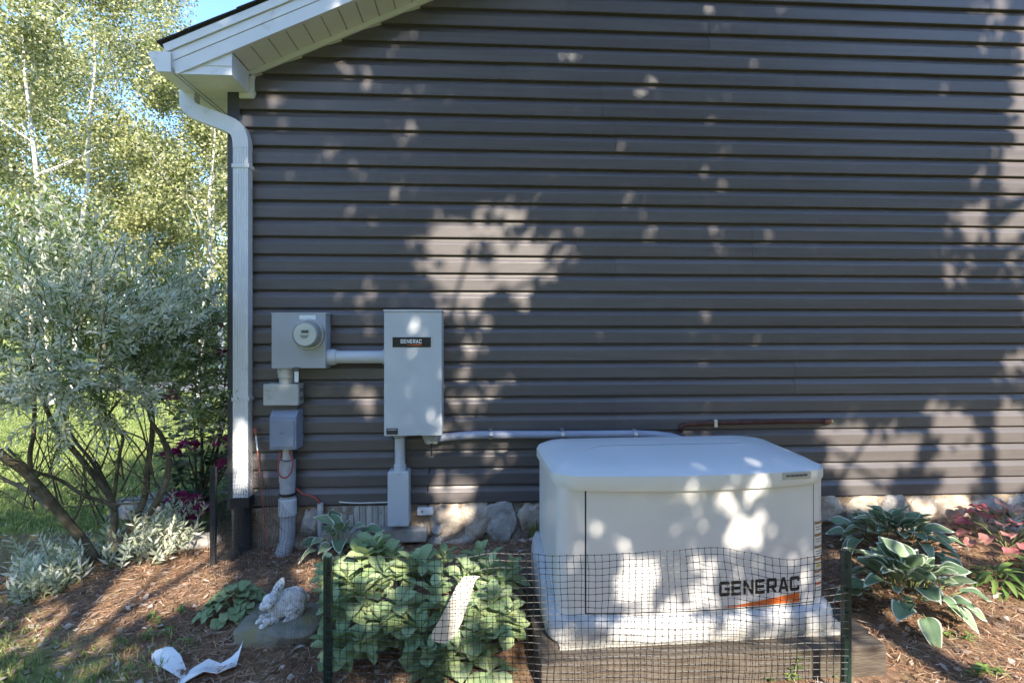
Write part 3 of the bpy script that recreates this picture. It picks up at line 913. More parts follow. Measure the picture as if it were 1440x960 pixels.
MB().lathe(((q0.x + q1.x) / 2 - .02, -.047, (q0.z + q1.z) / 2), (0, -1, 0), [(0, .006), (.003, .005)], 10).build('screw', M_dark, blk)

# ------------------------------------------------------------------ generator feed conduit
fyc = -.07
ftop = [P(608, 617, fyc), P(625, 614.5, fyc), P(660, 611.5, fyc), P(690, 611, fyc), P(790, 611, fyc), P(893, 610, fyc), P(920, 611, fyc - .02), P(942, 613.5, fyc - .06), P(962, 620, fyc - .14), P(975, 632, fyc - .22), P(980, 660, fyc - .28)]
fc = thing('generator_conduit', tuple(P(790, 611, -.016)), 'long blue grey conduit running sideways from switch box to behind the generator', 'conduit')
MB().tube(ftop, .0255, n=16).build('pipe', M_pvc_blue, fc, smooth=True)
MB().lathe(ftop[0] + Vector((.035, 0, 0)), (-1, 0, .02), [(0, .028), (.005, .034), (.03, .034), (.034, .028), (.07, .028)], 20).build('fitting', M_beige, fc, smooth=True)
MB().lathe(ftop[0] + Vector((-.02, 0, .0)), (-.3, 0, 1), [(-.03, .020), (-.02, .033), (.02, .036), (.045, .038)], 20).build('elbow', M_beige, fc, smooth=True)
for px in (690, 791, 893):
    c = P(px, 611, fyc)
    sm = MB().tube([(c.x, -.014, c.z + .055), (c.x, -.02, c.z + .032), (c.x, fyc - .0, c.z + .029), (c.x, fyc - .022, c.z + .02), (c.x, fyc - .029, c.z), (c.x, fyc - .022, c.z - .02), (c.x, fyc, c.z - .029), (c.x, -.02, c.z - .032), (c.x, -.014, c.z - .055)],
                   0, rect=(.003, .022), up=(1, 0, 0)).build('strap', M_metal, fc)
    for dz in (.047, -.047):
        MB().lathe((c.x, -.014, c.z + dz), (0, -1, 0), [(0, .007), (.006, .006)], 8).build('screw', M_metal, fc)
# rusty gas pipe
gy = -.05
gp = thing('gas_pipe', tuple(P(1060, 594, -.016)), 'rusty brown pipe stub fixed sideways on the siding above the generator', 'pipe')
pts = [P(958, 606, gy + .02), P(958, 600, gy), P(963, 597, gy), P(1005, 594.5, gy), P(1100, 592.5, gy), P(1160, 592, gy)]
MB().tube(pts, .0135, n=14).build('pipe', M_rust, gp, smooth=True)
e = P(1158, 592, gy)
MB().lathe(e, (1, 0, 0), [(0, .017), (.03, .019), (.036, .017), (.05, .013)], 16).build('end_fitting', M_rust, gp, smooth=True)
MB().lathe(e + Vector((.046, 0, 0)), (1, 0, 0), [(0, .012), (.012, .013), (.016, .009)], 12).build('cap', M_stem, gp, smooth=True)
c = P(1005, 595, gy)
MB().box(c.x - .012, c.x + .012, gy - .021, -.012, c.z - .024, c.z + .028, .004).build('clamp', M_metal, gp)

# ------------------------------------------------------------------ generator on its timber frame
GROT = R(2.0)
gl = PD(776, 912, 2.214)
gdir = Vector((math.cos(GROT), math.sin(GROT), 0)); gnor = Vector((-math.sin(GROT), math.cos(GROT), 0))
BL, BD = 1.29, .68
gcen = gl + gdir * (BL / 2 - .01) + gnor * (BD / 2)
PADZ = .142
gen = thing('standby_generator', (gcen.x, gcen.y, PADZ), 'white bowed standby generator with pale lid standing on a timber frame', 'generator', rz=GROT)
GI = world(gen).inverted()
def outline(L, D, r, bow, n=8, nf=16):
    """plan outline, front (negative y) bowed outwards"""
    pts = []
    hx, hy = L / 2, D / 2
    def arc_(cx, cy, a0):
        for i in range(n + 1):
            th = a0 + (math.pi / 2) * i / n
            pts.append((cx + r * math.cos(th), cy + r * math.sin(th)))
    arc_(hx - r, hy - r, 0)
    arc_(-hx + r, hy - r, math.pi / 2)
    arc_(-hx + r, -hy + r, math.pi)
    for i in range(1, nf):
        u = i / nf
        x = -hx + r + (L - 2 * r) * u
        pts.append((x, -hy - bow * (1 - (2 * u - 1) ** 2)))
    arc_(hx - r, -hy + r, 1.5 * math.pi)
    return pts
def loft(levels, cap=True):
    mb = MB()
    n = len(levels[0])
    for lv in levels: mb.v += lv
    for k in range(len(levels) - 1):
        for i in range(n):
            mb.f.append((k * n + i, k * n + (i + 1) % n, (k + 1) * n + (i + 1) % n, (k + 1) * n + i)); mb.m.append(0)
    if cap:
        mb.f.append(tuple(range(n))[::-1]); mb.m.append(0)
        mb.f.append(tuple((len(levels) - 1) * n + i for i in range(n))); mb.m.append(0)
    return mb
# base skirt, higher along its left end
lv = []
for z, ins in ((0, .012), (.018, .0), (.07, .0), (.092, .006), (.108, .022), (.113, .045)):
    o_ = outline(BL - 2 * ins, BD - 2 * ins, .10 - ins * .5, .022)
    L_ = []
    for (x, y) in o_:
        up_ = float(sstep(-.50, -.62, x) * sstep(-.30, .0, y)) * .16
        L_.append((x, y, z + (up_ * (z / .113) if z > .02 else 0)))
    lv.append(L_)
loft(lv).build('base', M_gbase, gen, smooth=True, local=True, angle=50)
# body
GL, GD, GR_, GB = 1.205, .60, .065, .030
HB = .672
bo = outline(GL, GD, GR_, GB)
loft([[(x, y, .10) for x, y in bo], [(x, y, HB) for x, y in bo]]).build('body', M_gen, gen, smooth=True, local=True)
def front_y(x, L=GL, D=GD, r=GR_, bow=GB):
    u = (x + L / 2 - r) / (L - 2 * r)
    if 0 <= u <= 1: return -D / 2 - bow * (1 - (2 * u - 1) ** 2)
    dx_ = (abs(x) - (L / 2 - r))
    return -D / 2 + r - math.sqrt(max(r * r - dx_ * dx_, 1e-6))
def to_gen_x(px, py):
    """local x on the front of the generator seen at a pixel"""
    d = ray(px, py); o_ = GI @ CAM; dl = GI.to_3x3() @ d
    t_ = (-GD / 2 - .02 - o_.y) / dl.y
    for _ in range(8):
        x = o_.x + dl.x * t_
        t_ = (front_y(max(-GL / 2 + .003, min(GL / 2 - .003, x))) - o_.y) / dl.y
    p = o_ + dl * t_
    return p.x, p.z
def curved_panel(name, x0, x1, z0, z1, off, mt, parent=gen, n=16, thick=.006):
    xs_ = [x0 + (x1 - x0) * i / n for i in range(n + 1)]
    v = []
    for x in xs_:
        y = front_y(x)
        v += [(x, y - off, z0), (x, y - off, z1), (x, y - off + thick, z0), (x, y - off + thick, z1)]
    fs = []
    for i in range(n):
        a_, c_ = i * 4, i * 4 + 4
        fs += [(a_, c_, c_ + 1, a_ + 1), (a_ + 2, a_ + 3, c_ + 3, c_ + 2), (a_ + 1, c_ + 1, c_ + 3, a_ + 3), (a_, a_ + 2, c_ + 2, c_)]
    fs += [(0, 1, 3, 2), (n * 4, n * 4 + 2, n * 4 + 3, n * 4 + 1)]
    return MB().add(v, fs).build(name, mt, parent, smooth=True, local=True)
xa, xb2 = -GL / 2 + .120, GL / 2 - .072
curved_panel('door_gap', xa - .006, xb2 + .006, .118, HB - .012, .0012, M_gap, thick=.004)
door = curved_panel('door', xa, xb2, .124, HB - .018, .005, M_gen, thick=.006)
# lid
lv = []
for z, ins, b2_ in ((HB - .012, .004, .034), (HB - .008, -.004, .034), (HB + .03, -.004, .034), (HB + .045, .004, .034), (HB + .062, .035, .03), (HB + .073, .085, .022), (HB + .080, .17, .01), (HB + .084, .27, .0)):
    o_ = outline(GL + .03 - 2 * ins, GD + .05 - 2 * ins, max(.125 - ins * .25, .03), b2_)
    lv.append([(x, y, z - .02 * (max(-y, 0) / .3) * (ins > .0)) for x, y in o_])
lid = loft(lv).build('lid', M_lid, gen, smooth=True, local=True, angle=28)
# badge on the lid rim
def lid_front(x):
    return front_y(max(-GL / 2, min(GL / 2, x)), GL + .038, GD + .058, .125, .034)
b0, _ = to_gen_x(1095, 665); b1, _ = to_gen_x(1139, 665)
b1 = min(b1, GL / 2 - .10); b0 = min(b0, b1 - .12)
v = []
n = 6
for i in range(n + 1):
    x = b0 + (b1 - b0) * i / n
    v += [(x, lid_front(x) - .003, HB - .002), (x, lid_front(x) - .003, HB + .028), (x, lid_front(x) + .004, HB - .002), (x, lid_front(x) + .004, HB + .028)]
fs = []
for i in range(n):
    a_, c_ = i * 4, i * 4 + 4
    fs += [(a_, c_, c_ + 1, a_ + 1), (a_ + 1, c_ + 1, c_ + 3, a_ + 3), (a_, a_ + 2, c_ + 2, c_)]
fs += [(0, 1, 3, 2), (n * 4, n * 4 + 2, n * 4 + 3, n * 4 + 1)]
badge = MB().add(v, fs).build('badge', M_badge, lid, local=True)
for k_ in range(5):
    x = b0 + .015 + k_ * (b1 - b0 - .03) / 5
    MB().box(x, x + (b1 - b0) / 8, lid_front(x) - .0045, lid_front(x) - .002, HB + .010, HB + .018).build('printed_mark', M_dark, badge, local=True)
# lid screws on top and side latch
for (x, y) in ((-.02, .02), (.14, .0)):
    MB().lathe((x, y, HB + .076), (0, 0, 1), [(0, .008), (.006, .007)], 10).build('screw', M_dark, lid, local=True)
MB().box(-GL / 2 + .010, -GL / 2 + .030, -.262, -.248, HB - .06, HB - .02).build('latch', M_black, gen, local=True)
# lettering on the door
lx0, lz0 = to_gen_x(1001, 836); lx1, lz1 = to_gen_x(1123, 812)
lx1 = min(lx1, xb2 - .03); lx0 = lx1 - .375
mb = MB()
hgt = .063
lzb = (lz0 + lz1) / 2 - .028
def putl(u, v):
    x = lx0 + u
    return (x, front_y(x) - .0062, lzb + v)
for poly in word('GENERAC', putl, lx1 - lx0, hgt, gap=.16):
    mb.add(poly, [tuple(range(len(poly)))])
mb.build('lettering', M_letter, door, local=True)
mb = MB()
n = 10
for i in range(n + 1):
    u = i / n
    x = lx0 + .02 + (lx1 - lx0 - .02) * u
    mb.v += [(x, front_y(x) - .0062, lzb - .050), (x, front_y(x) - .0062, lzb - .048 + .040 * u)]
for i in range(n):
    mb.f.append((2 * i, 2 * i + 2, 2 * i + 3, 2 * i + 1)); mb.m.append(0)
mb.build('orange_wedge', M_orange, door, local=True)
# safety labels down the right corner panel
la, lb_ = GL / 2 - .062, GL / 2 - .012
ltop, lbot = .47, .150
lb_ = min(lb_, GL / 2 - .004)
for k_ in range(6):
    z1_ = ltop - k_ * (ltop - lbot) / 6
    z0_ = z1_ - (ltop - lbot) / 6 + .006
    pn = curved_panel('label', la, lb_, z0_, z1_, .0016, M_lab, n=6, thick=.003)
    curved_panel('label_heading', la, lb_, z1_ - .012, z1_ - .001, .0028, M_labbr if k_ < 5 else M_orange, parent=pn, n=6, thick=.002)
    for q in range(2):
        curved_panel('printed_line', la + .006, lb_ - .01, z1_ - .026 - q * .011, z1_ - .023 - q * .011, .0024, M_dark, parent=pn, n=5, thick=.001)
    if k_ == 3:
        xm = la + .02
        MB().add([(xm - .014, front_y(xm - .014) - .0034, z0_ + .006), (xm + .014, front_y(xm + .014) - .0034, z0_ + .006), (xm, front_y(xm) - .0034, z0_ + .03)], [(0, 1, 2)]).build('warning_triangle', M_yel, pn, local=True)

# timber frame round the generator pad
def gw(x, y, z): return world(gen) @ Vector((x, y, z - PADZ))
tf = thing('timber_frame', (gcen.x, gcen.y, 0), 'weathered landscape timber frame round the generator', 'timber frame', rz=GROT)
ty = -BD / 2 - .022 - .06
tx0, tx1 = -BL / 2 - .045, BL / 2 + .135
def timber(x0, x1, y0, y1, z0=-.03, z1=.136):
    MB().box(x0, x1, y0, y1, z0, z1, .008).build('timber', M_timber, tf, local=True)
timber(tx0, tx1, ty, ty + .095, z1=.128)
timber(tx0, tx0 + .095, ty + .098, BD / 2 + .10, z1=.134)
timber(tx1 - .095, tx1, ty + .098, BD / 2 + .10, z1=.134)
timber(tx0 + .098, tx1 - .098, BD / 2 + .01, BD / 2 + .10, z1=.132)
mb = MB().box(tx0 + .09, tx1 - .09, ty + .09, BD / 2 + .02, .02, .140)
pad = mb.build('pad', M_conc, tf, local=True)

# ------------------------------------------------------------------ garden posts and netting
def garden_post(px, pytop, dep, zbot, mt, label, w=.029, group='garden fence posts'):
    p = PD(px, pytop, dep)
    zg = float(gz(p.x, p.y))
    e = thing('garden_post', (p.x, p.y, zg), label, 'post', group)
    w2 = w / 2
    mb = MB()
    # U-section
    sec = [(-w2, -w2 * .7), (w2, -w2 * .7), (w2, w2 * .9), (w2 - .005, w2 * .9), (w2 - .005, -w2 * .7 + .006), (-w2 + .005, -w2 * .7 + .006), (-w2 + .005, w2 * .9), (-w2, w2 * .9)]
    n = len(sec)
    v = [(p.x + a_, p.y + b__, zg - .15) for a_, b__ in sec] + [(p.x + a_, p.y + b__, p.z) for a_, b__ in sec]
    mb.add(v, [(i, (i + 1) % n, (i + 1) % n + n, i + n) for i in range(n)] + [(0, 1, 4, 5), (1, 2, 3, 4), (0, 5, 6, 7), (n, n + 5, n + 4, n + 1), (n + 1, n + 4, n + 3, n + 2), (n, n + 7, n + 6, n + 5)])
    mb.build('shaft', mt, e)
    z = p.z - .06
    while z > zg + .04:
        MB().box(p.x - .004, p.x + .004, p.y - w2 * .7 - .006, p.y - w2 * .7 + .001, z, z + .010).build('hook', mt, e)
        z -= .09
    return p
DN = 2.075
pA = garden_post(461, 783, DN, 0, M_post, 'green metal stake in front of the broad leaved stonecrop')
pB = garden_post(1190, 775, DN + .02, 0, M_post, 'green metal stake beside the variegated plantain lilies')
pC = garden_post(300, 656, 3.15, 0, M_black, 'black stake beside the house corner, holding crumpled netting', w=.03)

def netting(name, pts_top, pts_bot, cell, rad, label, wob=.006, bulge=.03, knots=True):
    """grid of strands hung between an upper and a lower edge, both polylines of equal length"""
    def samp(pl, t_):
        n = len(pl) - 1
        f = min(max(t_, 0), .99999) * n
        i = int(f)
        return pl[i].lerp(pl[i + 1], f - i)
    L_ = sum((pts_top[i + 1] - pts_top[i]).length for i in range(len(pts_top) - 1))
    H_ = max((a_ - b__).length for a_, b__ in zip(pts_top, pts_bot))
    nu, nv = int(L_ / cell), int(H_ / cell)
    grid = []
    for i in range(nu + 1):
        row = []
        for j in range(nv + 1):
            u, v_ = i / nu, j / nv
            p = samp(pts_top, u).lerp(samp(pts_bot, u), v_)
            q = Vector((u * L_ * 3.1, v_ * H_ * 3.1, 1.7))
            d = Vector((mnoise.noise(q * 1.0), mnoise.noise(q + Vector((9, 3, 1))), mnoise.noise(q + Vector((2, 8, 5)))))
            d2 = Vector((mnoise.noise(q * 4), mnoise.noise(q * 4 + Vector((9, 3, 1))), mnoise.noise(q * 4 + Vector((2, 8, 5)))))
            row.append(p + Vector((d.x * wob * 2.2 + d2.x * wob, d.y * bulge, d.z * wob * 2.2 + d2.z * wob)))
        grid.append(row)
    mb = MB()
    for i in range(nu + 1):
        mb.tube([grid[i][j] for j in range(nv + 1)], rad, n=3, cap=False)
    for j in range(nv + 1):
        mb.tube([grid[i][j] for i in range(nu + 1)], rad, n=3, cap=False)
    if knots:
        k = rad * 3.1
        for row in grid:
            for p in row:
                mb.add([p + Vector(d) * k for d in ((1, 0, 0), (-1, 0, 0), (0, 1, 0), (0, -1, 0), (0, 0, 1), (0, 0, -1))],
                       [(0, 2, 4), (2, 1, 4), (1, 3, 4), (3, 0, 4), (2, 0, 5), (1, 2, 5), (3, 1, 5), (0, 3, 5)])
    o_ = mb.build(name, M_net)
    return tag(o_, label, 'netting')
topz = [785, 787, 786, 779, 781, 775, 777, 774, 786, 774]
tops = [PD(461 + (1190 - 461) * i / 9, topz[i], DN - .018) for i in range(10)]
bots = [Vector((p.x, p.y - .01, float(gz(p.x, p.y)) + .004)) for p in tops]
netting('garden_netting', tops, bots, .0255, .00112, 'black plastic garden netting stretched between the two green stakes')
ty_ = [(296, 668, -.36), (320, 640, -.33), (345, 632, -.30), (362, 650, -.26), (385, 700, -.27), (415, 732, -.26), (446, 745, -.24)]
tops = [P(a_, b__, c_) for a_, b__, c_ in ty_]
bots = [Vector((p.x + .01, p.y - .05, float(gz(p.x, p.y - .05)) + .003)) for p in tops]
netting('garden_netting', tops, bots, .023, .0008, 'crumpled black netting bunched round the downspout foot and riser pipe', wob=.013, bulge=.10, knots=False)

tops = [pA.lerp(pC, i / 6) for i in range(7)]
for i, q in enumerate(tops):
    u = i / 6
    q.x -= .016 * (1 - u)
    q.z = pA.z * (1 - u) + (pC.z - .12) * u - .10 * math.sin(math.pi * u)
bots = [Vector((p.x, p.y, float(gz(p.x, p.y)) + .003)) for p in tops]
netting('garden_netting', tops, bots, .024, .00038, 'thin slack black netting running from the front green stake to the black stake', wob=.010, bulge=.04, knots=False)

# orange marker rod leaning by the downspout
s0, s1 = P(359, 604, -.06), P(379, 788, -.22)
s1.z = float(gz(s1.x, s1.y)) - .02
mk = thing('marker_rod', tuple(s1), 'thin orange marker rod leaning on the siding beside the downspout', 'rod')
MB().tube([s0, s1], .0045, n=8).build('rod', M_stake, mk, smooth=True)
dq = (s1 - s0)
MB().tube([s0 + dq * .05, s0 + dq * .16], .0052, n=8).build('white_band', M_white_print, mk, smooth=True)
MB().tube([s0 - dq * .012, s0 + dq * .035], .009, n=8).build('tip', M_stake, mk, smooth=True)

# ------------------------------------------------------------------ rabbit statue on a flat stone
slz = .085
rc = G(397, 866, slz)
slab = rock('flat_stone', 41, (rc.x + .01, rc.y + .0, slz - .055), (.19, .15, .058), M_slab, rough=.14, blocky=.5)
tag(slab, 'flat mossy stone slab under the white rabbit statue', 'stone')
def blob(parts, voxel):
    bm = bmesh.new()
    for (c, r, ax) in parts:
        ret_ = bmesh.ops.create_icosphere(bm, subdivisions=3, radius=1)
        vs__ = ret_['verts']
        bmesh.ops.scale(bm, vec=r, verts=vs__)
        if ax: bmesh.ops.rotate(bm, cent=(0, 0, 0), matrix=Matrix.Rotation(ax[0], 3, 'Y') @ Matrix.Rotation(ax[1], 3, 'Z'), verts=vs__)
        bmesh.ops.translate(bm, vec=c, verts=vs__)
    me_ = bpy.data.meshes.new('tmp'); bm.to_mesh(me_); bm.free()
    ob = bpy.data.objects.new('tmp', me_); col.objects.link(ob)
    rm = ob.modifiers.new('r', 'REMESH'); rm.mode = 'VOXEL'; rm.voxel_size = voxel
    smm = ob.modifiers.new('s', 'SMOOTH'); smm.iterations = 3; smm.factor = .5
    dg = bpy.context.evaluated_depsgraph_get()
    out = bpy.data.meshes.new_from_object(ob.evaluated_get(dg))
    bpy.data.objects.remove(ob); bpy.data.meshes.remove(me_)
    return out
# rabbit: crouching, head to -x and a little to the viewer
rp = [((.055, 0, .060), (.062, .048, .058), None), ((.035, 0, .078), (.045, .040, .042), None), ((.0, 0, .055), (.055, .040, .048), None),
      ((-.045, -.006, .092), (.036, .029, .031), (.25, 0)), ((-.072, -.008, .080), (.022, .020, .019), None), ((-.030, -.002, .070), (.032, .030, .040), None),
      ((-.012, -.016, .132), (.040, .010, .016), (-.95, 0)), ((-.008, .014, .134), (.042, .010, .016), (-.85, 0)),
      ((.050, -.040, .034), (.044, .018, .036), None), ((.050, .040, .034), (.044, .018, .036), None), ((.030, -.046, .010), (.038, .013, .012), None), ((.030, .046, .010), (.038, .013, .012), None),
      ((-.050, -.026, .018), (.040, .014, .014), (.35, 0)), ((-.050, .022, .018), (.040, .014, .014), (.35, 0)), ((-.084, -.027, .009), (.018, .013, .011), None), ((-.084, .022, .009), (.018, .013, .011), None),
      ((.116, 0, .055), (.016, .016, .016), None), ((-.060, -.030, .082), (.014, .010, .012), None), ((-.060, .016, .082), (.014, .010, .012), None)]
rme = blob(rp, .0042)
rme.materials.clear(); rme.materials.append(M_rabbit)
rme.polygons.foreach_set('use_smooth', [True] * len(rme.polygons))
rab = thing('rabbit_statue', (rc.x, rc.y - .02, slz - .004), 'weathered white plaster rabbit statue crouching on a flat stone', 'statue', rz=R(38))
rob = bpy.data.objects.new('body', rme); col.objects.link(rob); rob.parent = rab
rob.scale = (1.06, 1.06, 1.15)
for sy in (-.0335, .0215):
    MB().lathe((-.058, sy, .108), (-.2, math.copysign(1, sy), .1), [(-.004, .0055), (.002, .005), (.004, .002)], 10).build('eye', M_dark, rab, local=True, smooth=True)
MB().lathe((-.098, -.008, .098), (-1, 0, 0), [(-.006, .006), (.0, .004)], 8).build('nose', M_dark, rab, local=True, smooth=True)

# ------------------------------------------------------------------ loose sheets
def sheet(name, pts, widths, wdir, mt, label, cat, thick=.003, crumple=.01, seed=0):
    n = len(pts); k = 7
    top = []
    for i, p in enumerate(pts):
        for j in range(k):
            u = (j / (k - 1) - .5) * widths[i]
            q = Vector(p) + Vector(wdir[i] if isinstance(wdir, list) else wdir) * u
            nz = mnoise.noise(q * 9 + Vector((seed, 0, 0))) * crumple * 1.0 + mnoise.noise(q * 34 + Vector((seed, 5, 0))) * crumple * .45
            top.append(q + Vector((0, 0, nz)))
    N = len(top)
    v = top + [q - Vector((0, 0, thick)) for q in top]
    fs = []
    for i in range(n - 1):
        for j in range(k - 1):
            a_ = i * k + j
            fs.append((a_, a_ + 1, a_ + k + 1, a_ + k)); fs.append((a_ + N, a_ + k + N, a_ + k + 1 + N, a_ + 1 + N))
    bd = [j for j in range(k)] + [i * k + k - 1 for i in range(1, n)] + [(n - 1) * k + j for j in range(k - 2, -1, -1)] + [i * k for i in range(n - 2, 0, -1)]
    for a_, b__ in zip(bd, bd[1:] + bd[:1]):
        fs.append((a_, a_ + N, b__ + N, b__))
    o_ = MB().add(v, fs).build(name, mt, None, smooth=True, angle=60)
    return tag(o_, label, cat)
def gl_(px, py, up_=.02):
    p = G(px, py, .01); p.z = float(gz(p.x, p.y)) + up_; return p
sp = [gl_(216, 925, .02), gl_(222, 930, .035), gl_(232, 936, .025), gl_(243, 943, .035), gl_(256, 952, .02), gl_(266, 958, .012)]
sheet('plastic_scrap', sp, [.02, .06, .07, .075, .05, .03], Vector((.35, .9, .1)), M_cloth, 'crumpled white plastic scrap in the grass, smaller of two', 'scrap', crumple=.035, seed=3)
sp = [gl_(250, 962, .02), gl_(268, 957, .03), gl_(290, 950, .04), gl_(308, 946, .02), gl_(322, 943, .045), gl_(334, 935, .05), gl_(342, 925, .07)]
sheet('plastic_scrap', sp, [.05, .09, .10, .085, .09, .07, .015], Vector((-.25, .9, .25)), M_cloth, 'larger crumpled white plastic scrap with a raised pointed corner on mulch', 'scrap', crumple=.045, seed=9)
D0 = 2.115
sp = [PD(672, 808, D0 + .03), PD(661, 812, D0 + .0), PD(653, 826, D0), PD(644, 848, D0 - .005), PD(634, 872, D0 - .005), PD(624, 890, D0 - .01), PD(617, 902, D0 - .01)]
sheet('cream_strip', sp, [.02, .05, .065, .078, .088, .092, .06], Vector((.95, .10, -.22)), M_paper, 'cream paper strip caught on the stonecrop leaves behind the netting', 'paper strip', thick=.0012, crumple=.006, seed=5)

# ------------------------------------------------------------------ leafy plants
def leaf_mesh(name, L, W, mats, nl=8, nw=6, shape='oval', arch=.3, fold=.25, margin=0, petiole=0.0, wavy=.0, serr=0, twist=0.0):
    """leaf from origin along +x; petiole first, blade arching; margin = strips at each edge taking material 1"""
    mb = MB()
    k0 = 0
    rows = []
    for i in range(nl + 1):
        t_ = i / nl
        if shape == 'oval': wv = math.sin(math.pi * min(1, t_ * .96 + .03)) ** .75 * (1 - .12 * t_)
        elif shape == 'hosta': wv = (math.sin(math.pi * t_ ** .72)) ** .85 if 0 < t_ < 1 else 0.02
        elif shape == 'spoon': wv = (.16 + .84 * sstep(.05, .55, t_)) * (1 - max(0, (t_ - .72) / .28) ** 2.2) if t_ < 1 else .12
        elif shape == 'round': wv = math.sqrt(max(0, 1 - (2 * t_ - 1) ** 2)) * (1.0 if t_ > .1 else .8)
        else: wv = math.sin(math.pi * t_) ** .8
        wv = max(float(wv), .03)
        if serr and i % 2: wv *= 1 - serr
        row = []
        for j in range(nw + 1):
            s_ = (j / nw - .5) * 2
            y = s_ * W / 2 * wv
            z = -arch * L * t_ * t_ + abs(s_) * fold * W * .5 * wv - .12 * W * (1 - abs(s_)) * 0
            z += wavy * W * math.sin(t_ * 9 + s_ * 2) * abs(s_) + twist * W * .3 * s_ * wv * t_
            row.append((petiole + L * t_ * (1 - .18 * arch * t_), y, z))
        rows.append(row)
    for row in rows: mb.v += row
    n = nw + 1
    for i in range(nl):
        for j in range(nw):
            mb.f.append((i * n + j, i * n + j + 1, (i + 1) * n + j + 1, (i + 1) * n + j))
            mb.m.append(1 if margin and (j < margin or j >= nw - margin or i == nl - 1) else 0)
    if petiole > 0:
        mb.mi = len(mats) - 1
        mb.tube([(0, 0, -.30 * petiole), (petiole * .5, 0, -.06 * petiole), (petiole + .01, 0, 0)], .0035, n=5)
    me_ = bpy.data.meshes.new(name)
    me_.from_pydata(mb.v, [], mb.f)
    for q in mats: me_.materials.append(q)
    me_.polygons.foreach_set('material_index', mb.m)
    me_.polygons.foreach_set('use_smooth', [True] * len(mb.f))
    me_.update()
    return me_

def put_leaf(parent, me_, loc, az, el, roll=0, sc=1.0, name='leaf'):
    o_ = bpy.data.objects.new(name, me_)
    col.objects.link(o_)
    o_.parent = parent
    m_ = Matrix.Translation(loc) @ Matrix.Rotation(az, 4, 'Z') @ Matrix.Rotation(-el, 4, 'Y') @ Matrix.Rotation(roll, 4, 'X') @ Matrix.Scale(sc, 4)
    o_.matrix_local = m_
    return o_
U = random.uniform
hosta_v = [leaf_mesh('hosta_leaf', .160, .112, [M_hosta, M_hostaw, M_stem], nl=12, nw=12, shape='hosta', arch=a_, fold=f_, margin=1, petiole=p_, wavy=w_, twist=w_ * 8)
           for a_, f_, p_, w_ in ((.35, .35, .10, .05), (.55, .3, .12, .09), (.2, .45, .08, -.07), (.75, .22, .10, .06), (.45, .6, .09, -.10), (.95, .3, .11, .04))]
def hosta(c, nleaf, spread, size, label, group=None):
    e = thing('hosta_plant', (c.x, c.y, float(gz(c.x, c.y)) - .01), label, 'plant', group)
    for i in range(nleaf):
        f = (i + .5) / nleaf
        az = i * 2.39996 + U(-.3, .3)
        el = R(66) * (1 - f) ** .9 + R(4) + U(-.15, .15)
        r0 = spread * f * .42
        loc = Vector((math.cos(az) * r0, math.sin(az) * r0, .035 + .13 * size * (1 - f) + .05 * f))
        put_leaf(e, random.choice(hosta_v if f > .35 else hosta_v[:3] + hosta_v[4:5]), loc, az, el, U(-.35, .35), size * U(.62, 1.12))
    MB().tube([(c.x, c.y, e.location.z - .02), (c.x, c.y, e.location.z + .07)], [.03, .012], n=8).build('crown', M_stem, e)
    return e
hosta(G(1278, 852, .04), 76, .38, .88, 'cream edged plantain lily growing beside the green stake right of generator')
hosta(G(1258, 778, .06), 92, .50, .80, 'wide cream edged plantain lily against the foundation stones right of generator')
hosta(G(478, 786, .06), 22, .18, .80, 'small cream edged plantain lily below the boarded vent')

sed_v = [leaf_mesh('sedum_leaf', .130, .074, [M_sedum], nl=8, nw=4, shape='spoon', arch=a_, fold=f_, serr=.05) for a_, f_ in ((.2, .3), (.4, .22), (.05, .4))]
sc_ = G(588, 880, .03)
sd = thing('sedum_plant', (sc_.x, sc_.y, float(gz(sc_.x, sc_.y))), 'large broad leaved green stonecrop clump behind the netting', 'plant')
# stem tops measured over the clump: (px, py, depth)
tops_ = [(464, 800, 2.52), (470, 850, 2.36), (500, 780, 2.62), (505, 830, 2.40), (530, 765, 2.70), (540, 805, 2.50), (560, 850, 2.32), (535, 875, 2.26), (580, 790, 2.55),
         (610, 830, 2.36), (590, 885, 2.24), (625, 785, 2.62), (655, 805, 2.5), (600, 920, 2.20), (650, 860, 2.3), (690, 800, 2.55), (675, 780, 2.68), (700, 840, 2.36), (680, 890, 2.24), (710, 820, 2.5),
         (470, 825, 2.5), (722, 800, 2.6), (645, 915, 2.20), (470, 900, 2.24), (505, 905, 2.22), (550, 780, 2.66), (485, 810, 2.45), (722, 862, 2.34), (620, 945, 2.19), (670, 935, 2.2)]
for i, (px, py, dp) in enumerate(tops_):
    p = PD(px, py, dp)
    bx = sc_.x + (p.x - sc_.x) * .45; by = sc_.y + (p.y - sc_.y) * .45
    bz = float(gz(bx, by))
    p.z = max(p.z, bz + .06)
    base = Vector((bx, by, bz - .01))
    mid = base.lerp(p, .55) + Vector((0, 0, .03))
    st = MB().tube([base, mid, p], [.006, .0055, .004], n=6).build('stem', M_stem, sd, smooth=True)
    tilt = (p - mid).normalized()
    for k in range(10):
        f = k / 9
        az = k * 2.4 + i * 1.3 + U(-.25, .25)
        el = R(66) * (1 - f) + R(-2) * f + U(-.15, .15)
        # inner leaves at the tip, larger ones lower
        loc = p + (mid - p) * (f * .55) + Vector((0, 0, .008 * (1 - f)))
        put_leaf(sd, random.choice(sed_v), loc - sd.location, az, el - R(10) * math.cos(az - math.atan2(tilt.y, tilt.x)) * 0, U(-.3, .3), (.55 + .5 * f) * U(.9, 1.12))

